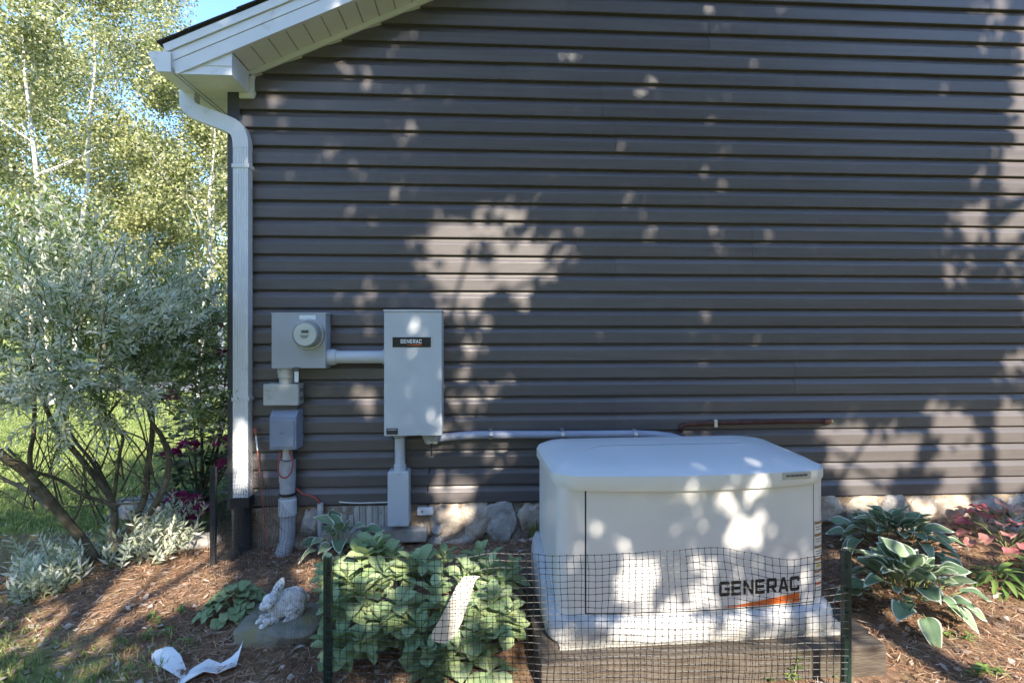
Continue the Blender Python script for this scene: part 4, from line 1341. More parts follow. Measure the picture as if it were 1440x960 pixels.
uv, uf = [], []
def sed_add(me_, M4):
    k_ = len(uv)
    uv.extend([tuple(M4 @ v.co) for v in me_.vertices])
    uf.extend([tuple(k_ + i for i in p_.vertices) for p_ in me_.polygons])
for i, (px, py, dp) in enumerate(tops_):
    for rep_ in range(2):
        p = PD(min(max(px + U(-22, 22), 472), 712), min(py + U(-4, 26), 940), dp + U(-.02, .10))
        zg_ = float(gz(p.x, p.y)) + .03
        p.z = max(p.z, zg_)
        for k in range(7):
            az = k * .9 + U(-.3, .3)
            sed_add(random.choice(sed_v), Matrix.Translation(p - sd.location - Vector((0, 0, .015))) @ Matrix.Rotation(az, 4, 'Z') @ Matrix.Rotation(-U(-.1, .8), 4, 'Y') @ Matrix.Rotation(U(-.4, .4), 4, 'X') @ Matrix.Scale(U(.6, 1.0), 4))
me_ = bpy.data.meshes.new('lower_leaves'); me_.from_pydata(uv, [], uf); me_.materials.append(M_sedum_low)
me_.polygons.foreach_set('use_smooth', [True] * len(uf)); me_.update()
ul = bpy.data.objects.new('lower_leaves', me_); col.objects.link(ul); ul.parent = sd; ul['kind'] = 'stuff'

def mound(name, c, nleaf, rad, hgt_, meshes, label, sc=(.8, 1.1), cat='plant'):
    e = thing(name, (c.x, c.y, float(gz(c.x, c.y)) - .005), label, cat)
    for i in range(nleaf):
        f = math.sqrt((i + .5) / nleaf)
        az = i * 2.39996 + U(-.2, .2)
        loc = Vector((math.cos(az) * rad * f * .75, math.sin(az) * rad * f * .75, hgt_ * (1 - f * f * .75)))
        put_leaf(e, random.choice(meshes), loc, az, R(40) * (1 - f) - R(12) * f + U(-.2, .2), U(-.3, .3), U(*sc))
    mb = MB()
    for k in range(7):
        az = k * .9
        mb.tube([(c.x, c.y, e.location.z - .01), (c.x + math.cos(az) * rad * .5, c.y + math.sin(az) * rad * .5, e.location.z + hgt_ * .75)], .003, n=5)
    mb.build('stems', M_stem, e)
    return e
heu_v = [leaf_mesh('heuchera_leaf', .065, .062, [M_heuch], nl=8, nw=6, shape='round', arch=.25, fold=.3, wavy=.10, serr=.12), leaf_mesh('heuchera_leaf', .06, .055, [M_heuch], nl=8, nw=6, shape='round', arch=.4, fold=.2, wavy=.12, serr=.12)]
mound('coral_bells', G(330, 862, .03), 58, .17, .10, heu_v, 'low grey green crinkled mound plant beside the white rabbit statue')
heur_v = [leaf_mesh('heuchera_red_leaf', .082, .085, [M_heuchr, M_stem], nl=8, nw=6, shape='round', arch=.3, fold=.25, wavy=.12, petiole=.04, serr=.14), leaf_mesh('heuchera_red_leaf', .095, .085, [M_heuchr, M_stem], nl=8, nw=6, shape='round', arch=.15, fold=.3, wavy=.10, petiole=.05, serr=.12)]
mound('coral_bells', G(1415, 772, .06), 44, .30, .22, heur_v, 'reddish pink leaved plant against the foundation stones')
nar_v = [leaf_mesh('narrow_leaf', .11, .030, [M_weed], nl=7, nw=4, shape='oval', arch=.5, fold=.3), leaf_mesh('narrow_leaf', .09, .028, [M_weed], nl=7, nw=4, shape='oval', arch=.3, fold=.3)]
mound('leafy_perennial', G(1402, 822, .05), 46, .13, .10, nar_v, 'bright green narrow leaved clump in mulch below the red leaved plant')
mound('leafy_perennial', G(1455, 812, .05), 30, .12, .10, nar_v, 'bright green narrow leaved clump cut by the picture edge')
bpy.data.objects['leafy_perennial.001']['label'] = 'second narrow leaved green clump farther from the generator'
we_v = [leaf_mesh('weed_leaf', .035, .016, [M_weed], nl=5, nw=4, shape='oval', arch=.2, fold=.3)]
def weed(px, py, hgt_, nleaf, label):
    c = G(px, py, .01)
    z0 = float(gz(c.x, c.y))
    e = thing('weed', (c.x, c.y, z0 - .005), label, 'weed', 'weeds in the mulch')
    lean = Vector((U(-.03, .03), U(-.02, .02), hgt_))
    MB().tube([Vector((c.x, c.y, z0 - .005)), Vector((c.x, c.y, z0)) + lean * .6, Vector((c.x, c.y, z0)) + lean], .002, n=5).build('stem', M_stem, e)
    for k in range(nleaf):
        f = (k + 1) / nleaf
        put_leaf(e, we_v[0], lean * f + Vector((0, 0, .005)), k * 2.4, R(25) + U(-.3, .3), U(-.2, .2), U(.7, 1.15))
W_L = 'small green weed sprouting from the mulch'
for (px, py, h_, n_) in ((1104, 955, .03, 6), (1116, 957, .10, 12), (1080, 955, .02, 5), (1350, 880, .05, 9), (1362, 905, .04, 8), (1332, 900, .03, 6), (1390, 948, .03, 10), (1370, 952, .04, 10), (1410, 950, .03, 8),
                        (215, 880, .03, 8), (240, 900, .04, 9), (205, 905, .04, 9), (180, 915, .05, 8), (255, 870, .03, 7), (228, 890, .05, 9), (270, 910, .03, 6), (1170, 950, .02, 5), (990, 952, .02, 5)):
    weed(px, py, h_, n_, W_L)
# grass tuft at the foundation
tc0 = G(752, 762, .07)
tf_ = thing('grass_tuft', (tc0.x, tc0.y, float(gz(tc0.x, tc0.y)) - .005), 'dark wispy grass tuft against the foundation left of generator', 'grass tuft')
mb = MB()
for k in range(46):
    az = U(0, 6.28); L_ = U(.10, .20); out = U(.03, .12)
    b0_ = Vector((tc0.x + U(-.02, .02), tc0.y + U(-.02, .02), tf_.location.z))
    e1 = b0_ + Vector((math.cos(az) * out * .4, math.sin(az) * out * .3, L_ * .7)); e2 = b0_ + Vector((math.cos(az) * out, math.sin(az) * out * .7, L_))
    sd_ = Vector((-math.sin(az), math.cos(az), 0)) * .003
    mb.add([b0_ - sd_, b0_ + sd_, e1 + sd_, e1 - sd_, e2], [(0, 1, 2, 3), (3, 2, 4)])
mb.build('blades', M_grass, tf_)['kind'] = 'stuff'

# ------------------------------------------------------------------ variegated willow shrub
wb = G(140, 800, .0)
ws = thing('willow_shrub', (wb.x, wb.y, float(gz(wb.x, wb.y))), 'big multi stemmed willow shrub with white green variegated leaves', 'shrub')
def stemline(pts, r0, r1, name='stem'):
    pts = [P(a_, b__, c_) for a_, b__, c_ in pts]
    out = []
    for i in range(len(pts) - 1):
        p0, p1, p2, p3 = pts[max(i - 1, 0)], pts[i], pts[i + 1], pts[min(i + 2, len(pts) - 1)]
        for k in range(5):
            t_ = k / 5
            out.append(.5 * ((2 * p1) + (p2 - p0) * t_ + (2 * p0 - 5 * p1 + 4 * p2 - p3) * t_ ** 2 + (3 * p1 - p0 - 3 * p2 + p3) * t_ ** 3))
    out.append(pts[-1])
    n = len(out)
    r0, r1 = r0 * .78, r1 * .75
    MB().tube(out, [r0 + (r1 - r0) * i / (n - 1) for i in range(n)], n=9).build(name, M_bark, ws, smooth=True)
    return out
Yb = wb.y
stems = []
stems.append(stemline([(143, 806, Yb), (120, 765, Yb - .05), (85, 722, Yb - .12), (40, 668, Yb - .2), (-5, 632, Yb - .28), (-60, 560, Yb - .3)], .040, .026))
stems.append(stemline([(146, 806, Yb), (160, 775, Yb), (185, 738, Yb + .05), (203, 700, Yb + .08), (208, 655, Yb + .1), (214, 610, Yb + .12), (210, 560, Yb + .1), (180, 480, Yb + .1)], .034, .014))
stems.append(stemline([(205, 730, Yb + .04), (228, 690, Yb + .05), (238, 650, Yb + .06), (228, 615, Yb + .06), (212, 588, Yb + .08), (205, 520, Yb + .1), (240, 430, Yb + .1)], .026, .012))
stems.append(stemline([(158, 775, Yb + .02), (160, 712, Yb + .05), (135, 672, Yb + .06), (95, 622, Yb + .05), (75, 596, Yb + .05), (50, 520, Yb + .0), (60, 400, Yb)], .028, .012))
stems.append(stemline([(160, 708, Yb + .05), (120, 697, Yb + .0), (85, 675, Yb - .05), (45, 660, Yb - .1), (10, 630, Yb - .1)], .016, .010))
stems.append(stemline([(158, 700, Yb + .06), (130, 650, Yb + .12), (100, 610, Yb + .2), (90, 560, Yb + .3), (120, 470, Yb + .3)], .016, .008))
stems.append(stemline([(160, 700, Yb + .06), (168, 640, Yb + .1), (172, 612, Yb + .12), (150, 588, Yb + .12), (140, 520, Yb + .12), (150, 400, Yb + .15)], .014, .007))
stems.append(stemline([(70, 715, Yb - .13), (40, 690, Yb - .02), (0, 670, Yb + .05), (-40, 640, Yb + .1)], .018, .012))
stems.append(stemline([(170, 690, Yb + .1), (190, 650, Yb + .14), (205, 620, Yb + .2), (150, 590, Yb + .25), (190, 540, Yb + .3)], .008, .005))
stems.append(stemline([(45, 690, Yb - .17), (42, 640, Yb - .2), (48, 600, Yb - .2), (45, 520, Yb - .2), (20, 420, Yb - .2)], .018, .010))
stems.append(stemline([(225, 690, Yb + .06), (195, 630, Yb + .16), (160, 595, Yb + .2), (130, 560, Yb + .2)], .008, .004))
stems.append(stemline([(100, 740, Yb - .08), (120, 690, Yb - .1), (118, 640, Yb - .12), (145, 595, Yb - .1), (170, 560, Yb - .1)], .009, .005))

for k in range(34):          # thin bare shoots among the main stems
    a0 = (rng.uniform(-10, 230), rng.uniform(660, 740)); ang_ = rng.normal() * .7
    L_ = rng.uniform(60, 150)
    q0 = (a0[0] + math.sin(ang_) * L_ * .5 + rng.normal() * 6, a0[1] - math.cos(ang_) * L_ * .5); q1 = (a0[0] + math.sin(ang_) * L_ + rng.normal() * 10, a0[1] - math.cos(ang_) * L_)
    yo = rng.uniform(-.15, .3)
    stemline([(*a0, Yb + yo), (*q0, Yb + yo + rng.normal() * .05), (*q1, Yb + yo + rng.normal() * .1)], rng.uniform(.004, .009), .003)
def sprays(name, starts, dirs, lens, mt, per=.011, LL=(.040, .062), WW=(.010, .014), twig_r=.0022, droop=.2):
    """leafy shoots: slender twigs with narrow leaves along them"""
    C_, D_, N_, Ls, Ws = [], [], [], [], []
    mb = MB()
    for s_, d, L_ in zip(starts, dirs, lens):
        d = d / np.linalg.norm(d)
        n = max(6, int(L_ / per))
        side = np.cross(d, [0, 0, 1.0]); side /= np.linalg.norm(side) + 1e-6
        up_ = np.cross(side, d)
        tt = (np.arange(n) + .5) / n
        pts = s_ + np.outer(tt * L_, d) + np.outer(-(tt ** 2) * L_ * droop, [0, 0, 1.0])
        ph = np.arange(n) * 2.2 + rng.uniform(0, 6)
        lat = np.outer(np.cos(ph), side) + np.outer(np.sin(ph), up_)
        ld = lat * .85 + d * rng.uniform(.5, .95, (n, 1)) + rng.normal(size=(n, 3)) * .18
        C_.append(pts); D_.append(ld)
        nr = np.tile(d, (n, 1)) + rng.normal(size=(n, 3)) * .5 + np.array([0, -.2, .6])
        N_.append(nr)
        sz = rng.uniform(*LL, n) * (1 - .35 * tt)
        Ls.append(sz); Ws.append(rng.uniform(*WW, n) * (1 - .25 * tt))
        mb.tube([s_, s_ + d * L_ * .5 - np.array([0, 0, L_ * droop * .25]), s_ + d * L_ - np.array([0, 0, L_ * droop])], [twig_r, twig_r * .8, twig_r * .4], n=3, cap=False)
    tw = mb.build('twigs', M_bark, ws); tw['kind'] = 'stuff'
    return leaf_cloud(name, np.concatenate(C_), np.concatenate(D_), np.concatenate(N_), np.concatenate(Ls), np.concatenate(Ws), mt, ws)
def crown_sprays(name, n, regions, mt, lens, **kw):
    S_, D_, L_ = [], [], []
    cc = np.array(P(110, 520, Yb))
    for (px, py, rx_, rz_, Yc, ryy, wgt) in regions:
        c = np.array(P(px, py, Yb + Yc))
        k = int(n * wgt)
        u = rand_unit(k) * (rng.uniform(.25, 1, (k, 1)) ** .5)
        p = c + u * np.array([rx_, ryy, rz_])
        S_.append(p)
        d = (p - cc) * np.array([.8, .8, 1.0]); d /= np.linalg.norm(d, axis=1, keepdims=True) + 1e-6
        d = d + rng.normal(size=(k, 3)) * .45 + np.array([0, 0, .35])
        D_.append(d); L_.append(rng.uniform(*lens, k))
    return sprays(name, np.concatenate(S_), np.concatenate(D_), np.concatenate(L_), mt, **kw)
# (px, py, rx m, rz m, depth offset, ry m, weight)
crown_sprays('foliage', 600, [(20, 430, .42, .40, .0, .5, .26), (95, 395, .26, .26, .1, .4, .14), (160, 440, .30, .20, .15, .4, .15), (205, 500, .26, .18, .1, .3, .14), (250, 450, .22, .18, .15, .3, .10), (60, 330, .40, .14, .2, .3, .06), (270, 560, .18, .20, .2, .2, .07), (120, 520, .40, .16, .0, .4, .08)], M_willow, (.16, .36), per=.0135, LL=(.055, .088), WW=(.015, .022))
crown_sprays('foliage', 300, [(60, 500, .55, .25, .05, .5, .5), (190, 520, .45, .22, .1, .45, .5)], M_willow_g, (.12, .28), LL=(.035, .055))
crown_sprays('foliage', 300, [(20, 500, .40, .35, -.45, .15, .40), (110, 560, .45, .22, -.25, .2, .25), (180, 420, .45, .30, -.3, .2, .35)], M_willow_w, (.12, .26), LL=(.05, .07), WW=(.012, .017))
crown_sprays('foliage', 60, [(110, 650, .50, .25, .1, .3, .6), (40, 690, .4, .25, .1, .3, .4)], M_willow_g, (.10, .2), LL=(.03, .05))
# basal shoots
S_, D_, L_ = [], [], []
for k in range(150):
    px = rng.uniform(30, 275); t_ = (px - 30) / 245
    py = 842 - 55 * t_ + rng.uniform(-45, 8)
    p = G(px, py, .02)
    if abs(px - 140) < 14 and py > 800: continue
    S_.append(np.array([p.x, p.y, float(gz(p.x, p.y))]))
    D_.append(np.array([rng.normal() * .35 + (.2 if px > 140 else -.25), rng.normal() * .25 - .15, 1.0])); L_.append(rng.uniform(.12, .30) * (1.15 if 170 < px < 260 else .85))
sprays('basal_shoots', S_, D_, L_, M_willow_w, per=.013, LL=(.060, .092), WW=(.016, .023), droop=.12)

# ------------------------------------------------------------------ rhododendron with magenta flowers behind the house corner
rc_ = P(285, 745, .75)
rh = thing('rhododendron', (rc_.x, rc_.y, float(gz(rc_.x, rc_.y))), 'dark leaved rhododendron with magenta flower clusters by the house corner', 'shrub')
cen = []
def whorl_pts():
    out = []
    for k in range(330):
        px = rng.uniform(225, 345); py = rng.uniform(440, 745)
        Yq = rng.uniform(.45, 1.15)
        if px < 270 and py < 560: continue
        out.append(P(px, py, Yq))
    return out
wp = whorl_pts()
C_, D_, N_ = [], [], []
mb = MB()
root = Vector((rc_.x, rc_.y, rh.location.z))
for p in wp:
    if p.z < rh.location.z + .08: continue
    mid = root.lerp(p, .5) + Vector((U(-.06, .06), U(-.06, .06), -.05))
    if U(0, 1) < .08: mb.tube([root + Vector((U(-.05, .05), U(-.05, .05), 0)), mid, p], [.012, .008, .004], n=5, cap=False)
    for k in range(9):
        az = k * .7 + U(-.2, .2)
        C_.append(p); D_.append((math.cos(az), math.sin(az), U(-.25, .35))); N_.append((U(-.2, .2), U(-.2, .2), 1))
mb.build('branches', M_bark, rh)['kind'] = 'stuff'
leaf_cloud('foliage', np.array([tuple(q) for q in C_]), np.array(D_), np.array(N_), rng.uniform(.07, .12, len(C_)), rng.uniform(.028, .04, len(C_)), M_rhodo, rh)
for (px, py, Yq) in ((266, 628, .45), (314, 624, .4), (242, 640, .5), (300, 457, .6), (314, 500, .5), (272, 705, .4), (255, 727, .35), (287, 718, .3), (240, 560, .6), (318, 655, .5), (248, 700, .4), (264, 735, .3)):
    c = np.array(P(px, py, Yq))
    k = 44
    d = rand_unit(k); d[:, 2] = np.abs(d[:, 2]) * .8 - .1
    leaf_cloud('flower_cluster', c + d * .036, d + rng.normal(size=(k, 3)) * .3, rand_unit(k), rng.uniform(.035, .055, k), rng.uniform(.03, .042, k), M_flower, rh, kind=None)
# boulders edging the bed
p = G(262, 780, .02)
tag(rock('boulder', 61, (p.x, p.y + .05, .05), (.17, .10, .075), M_stone, rough=.15), 'grey rounded boulder edging the bed beneath the rhododendron', 'boulder')
p = G(225, 722, .02)
tag(rock('boulder', 66, (p.x, p.y, .06), (.34, .16, .10), M_stone, rough=.15), 'long low boulder in the lawn behind the willow shrub', 'boulder')

# ------------------------------------------------------------------ trees in the background
def branchy(mb, p0, d, L_, r0, depth, tips, spread=.6):
    p1 = p0 + d * L_ * .5 + Vector((U(-.1, .1), U(-.1, .1), 0)) * L_ * .15
    p2 = p0 + d * L_ + Vector((U(-.1, .1), U(-.1, .1), 0)) * L_ * .15
    mb.tube([p0, p1, p2], [r0, r0 * .8, r0 * .6], n=7, cap=False)
    tips.append(p2); tips.append(p1)
    if depth == 0: return
    for k in range(random.choice((2, 3))):
        nd = (d + Vector((U(-1, 1), U(-1, 1), U(-.15, .7))) * spread).normalized()
        branchy(mb, p1.lerp(p2, U(.2, 1)), nd, L_ * U(.55, .8), r0 * .55, depth - 1, tips, spread)
def tree(base, height, crown_r, nleaf, mt, bark, label, group, leafsz=.066, lean=(0, 0), crown_lo=.25, clumps=75, tr=.10, kind='deciduous', keep=None):
    z0 = float(gz(base[0], base[1])) * (math.hypot(*base) < 12)
    e = thing('deciduous_tree', (base[0], base[1], z0), label, 'tree', group)
    b0_ = Vector((base[0], base[1], z0 - .05))
    top = b0_ + Vector((lean[0], lean[1], height * .93))
    mb = MB()
    tk = [b0_]
    for i in range(1, 9):
        f = i / 8
        tk.append(b0_.lerp(top, f) + Vector((U(-1, 1), U(-1, 1), 0)) * .012 * height * (1 - f * .5))
    mb.tube(tk, [tr * (1 - .88 * i / 8) for i in range(9)], n=9)
    mb.build('trunk', bark, e, smooth=True)
    mb = MB(); tips = []
    nb = 9
    for k in range(nb):
        f = crown_lo + (.93 - crown_lo) * (k + .5) / nb
        i = min(int(f * 8), 7)
        p = tk[i].lerp(tk[i + 1], f * 8 - i)
        az = k * 2.4 + U(-.4, .4)
        d = Vector((math.cos(az), math.sin(az), U(.35, .9))).normalized()
        branchy(mb, p, d, crown_r * (1.05 - .55 * f) * .62, tr * (.42 - .25 * f), 2, tips)
    mb.build('limbs', bark, e, smooth=True)['kind'] = 'stuff'
    tips = np.array([tuple(q) for q in tips])
    idx = rng.integers(0, len(tips), clumps * 3)
    cc = tips[idx] + rng.normal(size=(len(idx), 3)) * crown_r * .10
    cs = rng.uniform(.10, .24, len(idx)) * crown_r
    which = rng.integers(0, len(idx), nleaf)
    pos = cc[which] + rand_unit(nleaf) * (rng.uniform(0, 1, (nleaf, 1)) ** .45) * cs[which][:, None] * np.array([1, 1, .75])
    if keep is not None:
        pos = pos[keep(pos)]
    pos = pos[pos[:, 2] > z0 + .3]
    k = len(pos)
    nr = rand_unit(k) + np.array(SUN) * .5 + np.array([0, 0, .4])
    dr_ = rand_unit(k) + np.array([0, 0, -.3])
    leaf_cloud('crown', pos, dr_, nr, rng.uniform(.75, 1.3, k) * leafsz, rng.uniform(.55, .95, k) * leafsz, mt, e)
    return e
TG = 'trees beyond the lawn'
BIRCH = 'slender pale trunked tree with airy yellow green leaves beyond the lawn'
BUSHY = 'full bushy yellow green tree standing beyond the lawn'
tree((-5.9, 8.0), 7.4, 2.1, 26000, M_tree, M_birch, 'short airy pale trunked tree between the willow shrub and the white gutter', TG, lean=(.5, 0), tr=.06)
tree((-8.3, 7.4), 9.5, 2.5, 32000, M_tree, M_birch, 'airy pale trunked tree leaning away from the house behind the willow shrub', TG, lean=(-.9, .3), tr=.07)
tree((-10.2, 10.5), 11.5, 3.1, 34000, M_tree, M_birch, 'tall pale trunked tree standing behind the leaning one', TG, lean=(.6, 0), tr=.08)
tree((-7.4, 12.2), 9.0, 2.7, 24000, M_tree, M_birch, 'pale trunked tree partly hidden by the house corner and downspout', TG, lean=(-.4, 0), tr=.08, leafsz=.075)
tree((-13.5, 13.5), 12.5, 3.6, 26000, M_tree, M_birch, 'tallest pale trunked tree, farthest back among the airy ones', TG, lean=(-.5, 0), tr=.09, leafsz=.085)
tree((-10.5, 17.0), 8.5, 3.2, 22000, M_tree2, M_treebark, 'full bushy yellow green tree filling the gap beside the downspout', TG, crown_lo=.10, tr=.12, leafsz=.12, clumps=60)
tree((-14.6, 18.0), 9.0, 3.6, 22000, M_tree, M_treebark, 'full bushy yellow tree seen over the willow shrub', TG, crown_lo=.10, tr=.14, leafsz=.13, clumps=60)
tree((-18.5, 17.0), 10.0, 3.8, 18000, M_tree2, M_treebark, 'wide bushy green tree farthest from the house', TG, crown_lo=.10, tr=.14, leafsz=.14, clumps=60)
# far woodland edge closing the view
k = 42000
xx = rng.uniform(-60, 14, k); yy = 27 + rng.uniform(-2.5, 2.5, k)
hh = 4.6 + 1.6 * np.sin(xx * .45) + 1.0 * np.sin(xx * 1.3 + 1)
zz = rng.uniform(0, 1, k) ** .8 * hh + .1
leaf_cloud('far_woodland', np.stack([xx, yy - zz * .15, zz], -1), rand_unit(k), rand_unit(k) + np.array([0, -.6, .6]), rng.uniform(.22, .42, k), rng.uniform(.16, .3, k), M_tree2)
tag(bpy.data.objects['far_woodland'], 'distant green woodland edge behind the lawn trees', 'woodland', kind='stuff')

# ------------------------------------------------------------------ shade trees behind the viewer
# The crowns are open where the photograph shows sun on wall, generator and beds.
def sun_xz(p):
    t_ = p.y / SUN.y
    return (p.x - SUN.x * t_, p.z - SUN.z * t_)
gaps = []
def gap_wall(px, py, rx_, ry__, st=1.0, Y=0.0):
    x_, z_ = sun_xz(P(px, py, Y)); s_ = F / (Y - CAM.y)
    gaps.append((x_, z_, rx_ / s_, ry__ / s_, st))
def gap_ground(px, py, rx_, ry__, st=1.0, z=.03):
    rx_ *= 1.15; ry__ *= 1.15
    p = G(px, py, z); x_, z_ = sun_xz(p); s_ = (py - HOR) / (CAM.z - z)
    a_ = G(px, py - ry__, z); b__ = G(px, py + ry__, z)
    gaps.append((x_, z_, rx_ / s_, abs(sun_xz(a_)[1] - sun_xz(b__)[1]) / 2 + .015, st))
for q in ((640, 345, 34, 30, .9), (700, 318, 36, 26, .8), (735, 375, 38, 40, 1), (655, 395, 38, 34, .95), (795, 345, 24, 30, .7), (662, 440, 22, 18, .9), (730, 415, 16, 18, .8), (625, 375, 20, 24, .8),
          (664, 490, 15, 12, .9), (690, 545, 22, 14, .8), (655, 560, 24, 30, .7), (750, 490, 8, 8, .6), (500, 425, 45, 14, .5), (520, 455, 20, 30, .6), (512, 560, 22, 18, .95), (450, 545, 26, 14, .5), (395, 555, 22, 12, .6), (420, 640, 24, 20, .5),
          (1440, 185, 26, 110, 1), (1455, 100, 22, 60, .9), (1420, 245, 44, 40, 1), (1405, 310, 56, 34, .9), (1345, 330, 34, 22, .7), (1440, 370, 30, 50, .7), (1290, 365, 20, 14, .6), (1340, 385, 18, 18, .8), (1385, 20, 26, 18, .7), (1300, 55, 12, 9, .7), (1375, 70, 14, 12, .6), (1410, 45, 20, 14, .6),
          (1185, 615, 44, 24, 1), (1250, 635, 50, 30, 1), (1335, 600, 34, 26, .9), (1340, 655, 40, 26, 1), (1415, 620, 44, 40, 1), (1190, 565, 18, 14, .6), (1300, 575, 30, 12, .7), (1415, 515, 20, 22, .8), (1420, 675, 50, 18, 1), (1200, 660, 60, 18, .9),
          (640, 615, 30, 20, .6), (640, 700, 26, 26, .9), (700, 640, 22, 30, .7), (590, 745, 30, 12, .8), (1220, 705, 50, 16, 1), (1320, 710, 60, 20, 1), (1420, 700, 30, 12, .5),
          (880, 275, 12, 20, .7), (915, 320, 10, 12, .7), (905, 130, 9, 14, .8), (795, 80, 16, 14, .7), (865, 60, 12, 10, .7), (710, 205, 9, 9, .8), (530, 110, 10, 10, .6), (485, 100, 14, 8, .8), (375, 140, 14, 10, .6), (390, 150, 10, 9, .8), (1115, 340, 7, 16, .6), (1050, 480, 14, 8, .6), (1175, 385, 30, 10, .5), (1250, 410, 24, 10, .5), (1130, 280, 10, 12, .6), (1185, 230, 12, 10, .6), (1315, 130, 14, 8, .6)):
    gap_wall(*q)
for q in ((342, 645, 14, 50, .9), (342, 440, 10, 20, .6)): gap_wall(*q, Y=-.09)
for q in ((575, 505, 10, 18, .5), (600, 500, 10, 14, .5), (600, 590, 14, 12, .6), (575, 450, 16, 12, .6), (590, 555, 10, 12, .5)): gap_wall(*q, Y=-.19)
for q in ((890, 805, 11, 24, .9), (1048, 748, 15, 20, .95), (1000, 715, 26, 12, .6), (935, 700, 22, 12, .5), (985, 765, 20, 12, .5), (870, 735, 16, 16, .4), (1085, 860, 8, 18, .9), (960, 800, 18, 12, .35), (810, 710, 12, 18, .45), (1030, 690, 34, 8, .6), (1078, 720, 9, 22, .7), (905, 660, 20, 8, .5), (980, 650, 24, 6, .5), (1060, 655, 20, 6, .5), (985, 745, 95, 50, .22), (850, 700, 60, 40, .18), (900, 650, 120, 25, .2)): gap_wall(*q, Y=-1.28)
for q in ((230, 830, 80, 24, 1), (285, 795, 34, 24, 1), (170, 855, 60, 20, 1), (90, 900, 60, 24, .8), (440, 800, 16, 14, .9), (420, 830, 14, 14, .6), (1255, 905, 56, 24, 1), (1330, 850, 60, 24, 1), (1420, 850, 56, 34, 1), (1390, 900, 50, 16, .9), (1310, 770, 40, 18, 1), (1390, 775, 50, 18, 1), (1300, 935, 60, 18, 1), (1410, 850, 70, 36, 1), (1400, 905, 60, 18, 1), (1340, 890, 60, 14, 1),
          (70, 880, 60, 16, .7), (140, 920, 60, 16, .6), (350, 900, 30, 12, .3), (440, 930, 24, 14, .4)): gap_ground(*q)
for q in ((225, 765, 60, 40, .8), (90, 830, 50, 30, .5)): gap_wall(*q, Y=-.15)
# plants: light on the tops of stonecrop and hostas
for q in ((500, 800, 46, 26, .9), (560, 800, 36, 24, .8), (650, 820, 46, 30, .85), (700, 870, 30, 30, .8), (600, 870, 46, 30, .7), (530, 870, 30, 24, .8)): gap_wall(*q, Y=-1.0)
for q in ((1270, 800, 36, 46, 1), (1230, 770, 36, 24, .8), (1330, 860, 30, 26, .8), (1290, 740, 44, 24, .6)): gap_wall(*q, Y=-.8)
fr = random.Random(11)
for k in range(150):
    gaps.append((fr.uniform(-1.7, 3.4), fr.uniform(.2, 3.7), fr.uniform(.008, .04), fr.uniform(.02, .09), fr.uniform(.15, .6)))
GA = np.array(gaps)
xleft = P(330, 400, 0).x
def shade_keep(pos):
    t_ = pos[:, 1] / SUN.y
    sx = pos[:, 0] - SUN.x * t_; sz = pos[:, 2] - SUN.z * t_
    lit = np.zeros(len(pos))
    wob = .35 * np.sin(sx * 23 + sz * 11) + .3 * np.sin(sx * 9 - sz * 31) + .5 * np.sin(sx * 52 + 3 * np.sin(sz * 17)) * np.sin(sz * 34 + 2 * np.sin(sx * 21))
    for (gx, gz_, rx_, rz_, st) in GA:
        d = np.hypot((sx - gx) / (rx_ * 1.2 + .035), (sz - gz_) / (rz_ * 1.2 + .035)) + wob * .42
        lit = np.maximum(lit, min(1, st * 1.15) * (1 - sstep(.85, 1.15, d)))
    # the crowns thin out above the shrub at the house corner so that the lawn behind is sunlit
    left = sx < xleft - .55
    thin = (sx < -4.6) | (left & (rng.uniform(size=len(pos)) > np.interp(sz, [.2, .6, 1.3, 2.3, 2.5], [1, .35, .18, .12, 0])))
    return (rng.uniform(size=len(pos)) > lit) & ~thin
def shade_tree(base, height, label, cx_, cz_, rx_, rz_, nleaf, tr=.13):
    e = thing('maple_tree', (base[0], base[1], 0), label, 'tree', 'trees shading the gable wall')
    b0_ = Vector((base[0], base[1], -.05)); top = Vector((cx_, base[1], cz_ + rz_ * .5))
    mb = MB()
    tk = [b0_.lerp(top, i / 8) + Vector((U(-.06, .06), U(-.06, .06), 0)) * (i > 0) for i in range(9)]
    mb.tube(tk, [tr * (1 - .8 * i / 8) for i in range(9)], n=10)
    mb.build('trunk', M_treebark, e, smooth=True)
    mb = MB()
    for k in range(16):
        f = U(.45, .98); i = min(int(f * 8), 7)
        p = tk[i].lerp(tk[i + 1], f * 8 - i)
        az = U(0, 6.28)
        q = Vector((cx_ + math.cos(az) * rx_ * .8, base[1] + math.sin(az) * 1.0, min(cz_ + rz_ * .85, p.z + U(.2, 1.5))))
        mb.tube([p, p.lerp(q, .5) + Vector((0, 0, .12)), q], [tr * .28, tr * .16, tr * .06], n=6, cap=False)
    mb.build('limbs', M_treebark, e, smooth=True)['kind'] = 'stuff'
    u = rand_unit(nleaf) * (rng.uniform(0, 1, (nleaf, 1)) ** .33)
    u = np.sign(u) * np.abs(u) ** .8
    pos = np.array([cx_, base[1], cz_]) + u * np.array([rx_, 1.1, rz_])
    pos = pos[shade_keep(pos)]
    k = len(pos)
    leaf_cloud('crown', pos, rand_unit(k), rand_unit(k) + np.array(SUN) * 1.2, rng.uniform(.07, .12, k), rng.uniform(.055, .095, k), M_shade_leaf, e)
    return e
k = 26000  # unseen leaf band, added behind and to the right to block low sky light
xx = rng.uniform(-30, 32, k); yy = -17 + rng.uniform(-1.5, 1.5, k)
side = rng.uniform(size=k) < .35
yy = np.where(side, rng.uniform(-17, 8, k), yy); xx = np.where(side, 17 + rng.uniform(-1.5, 1.5, k), xx)
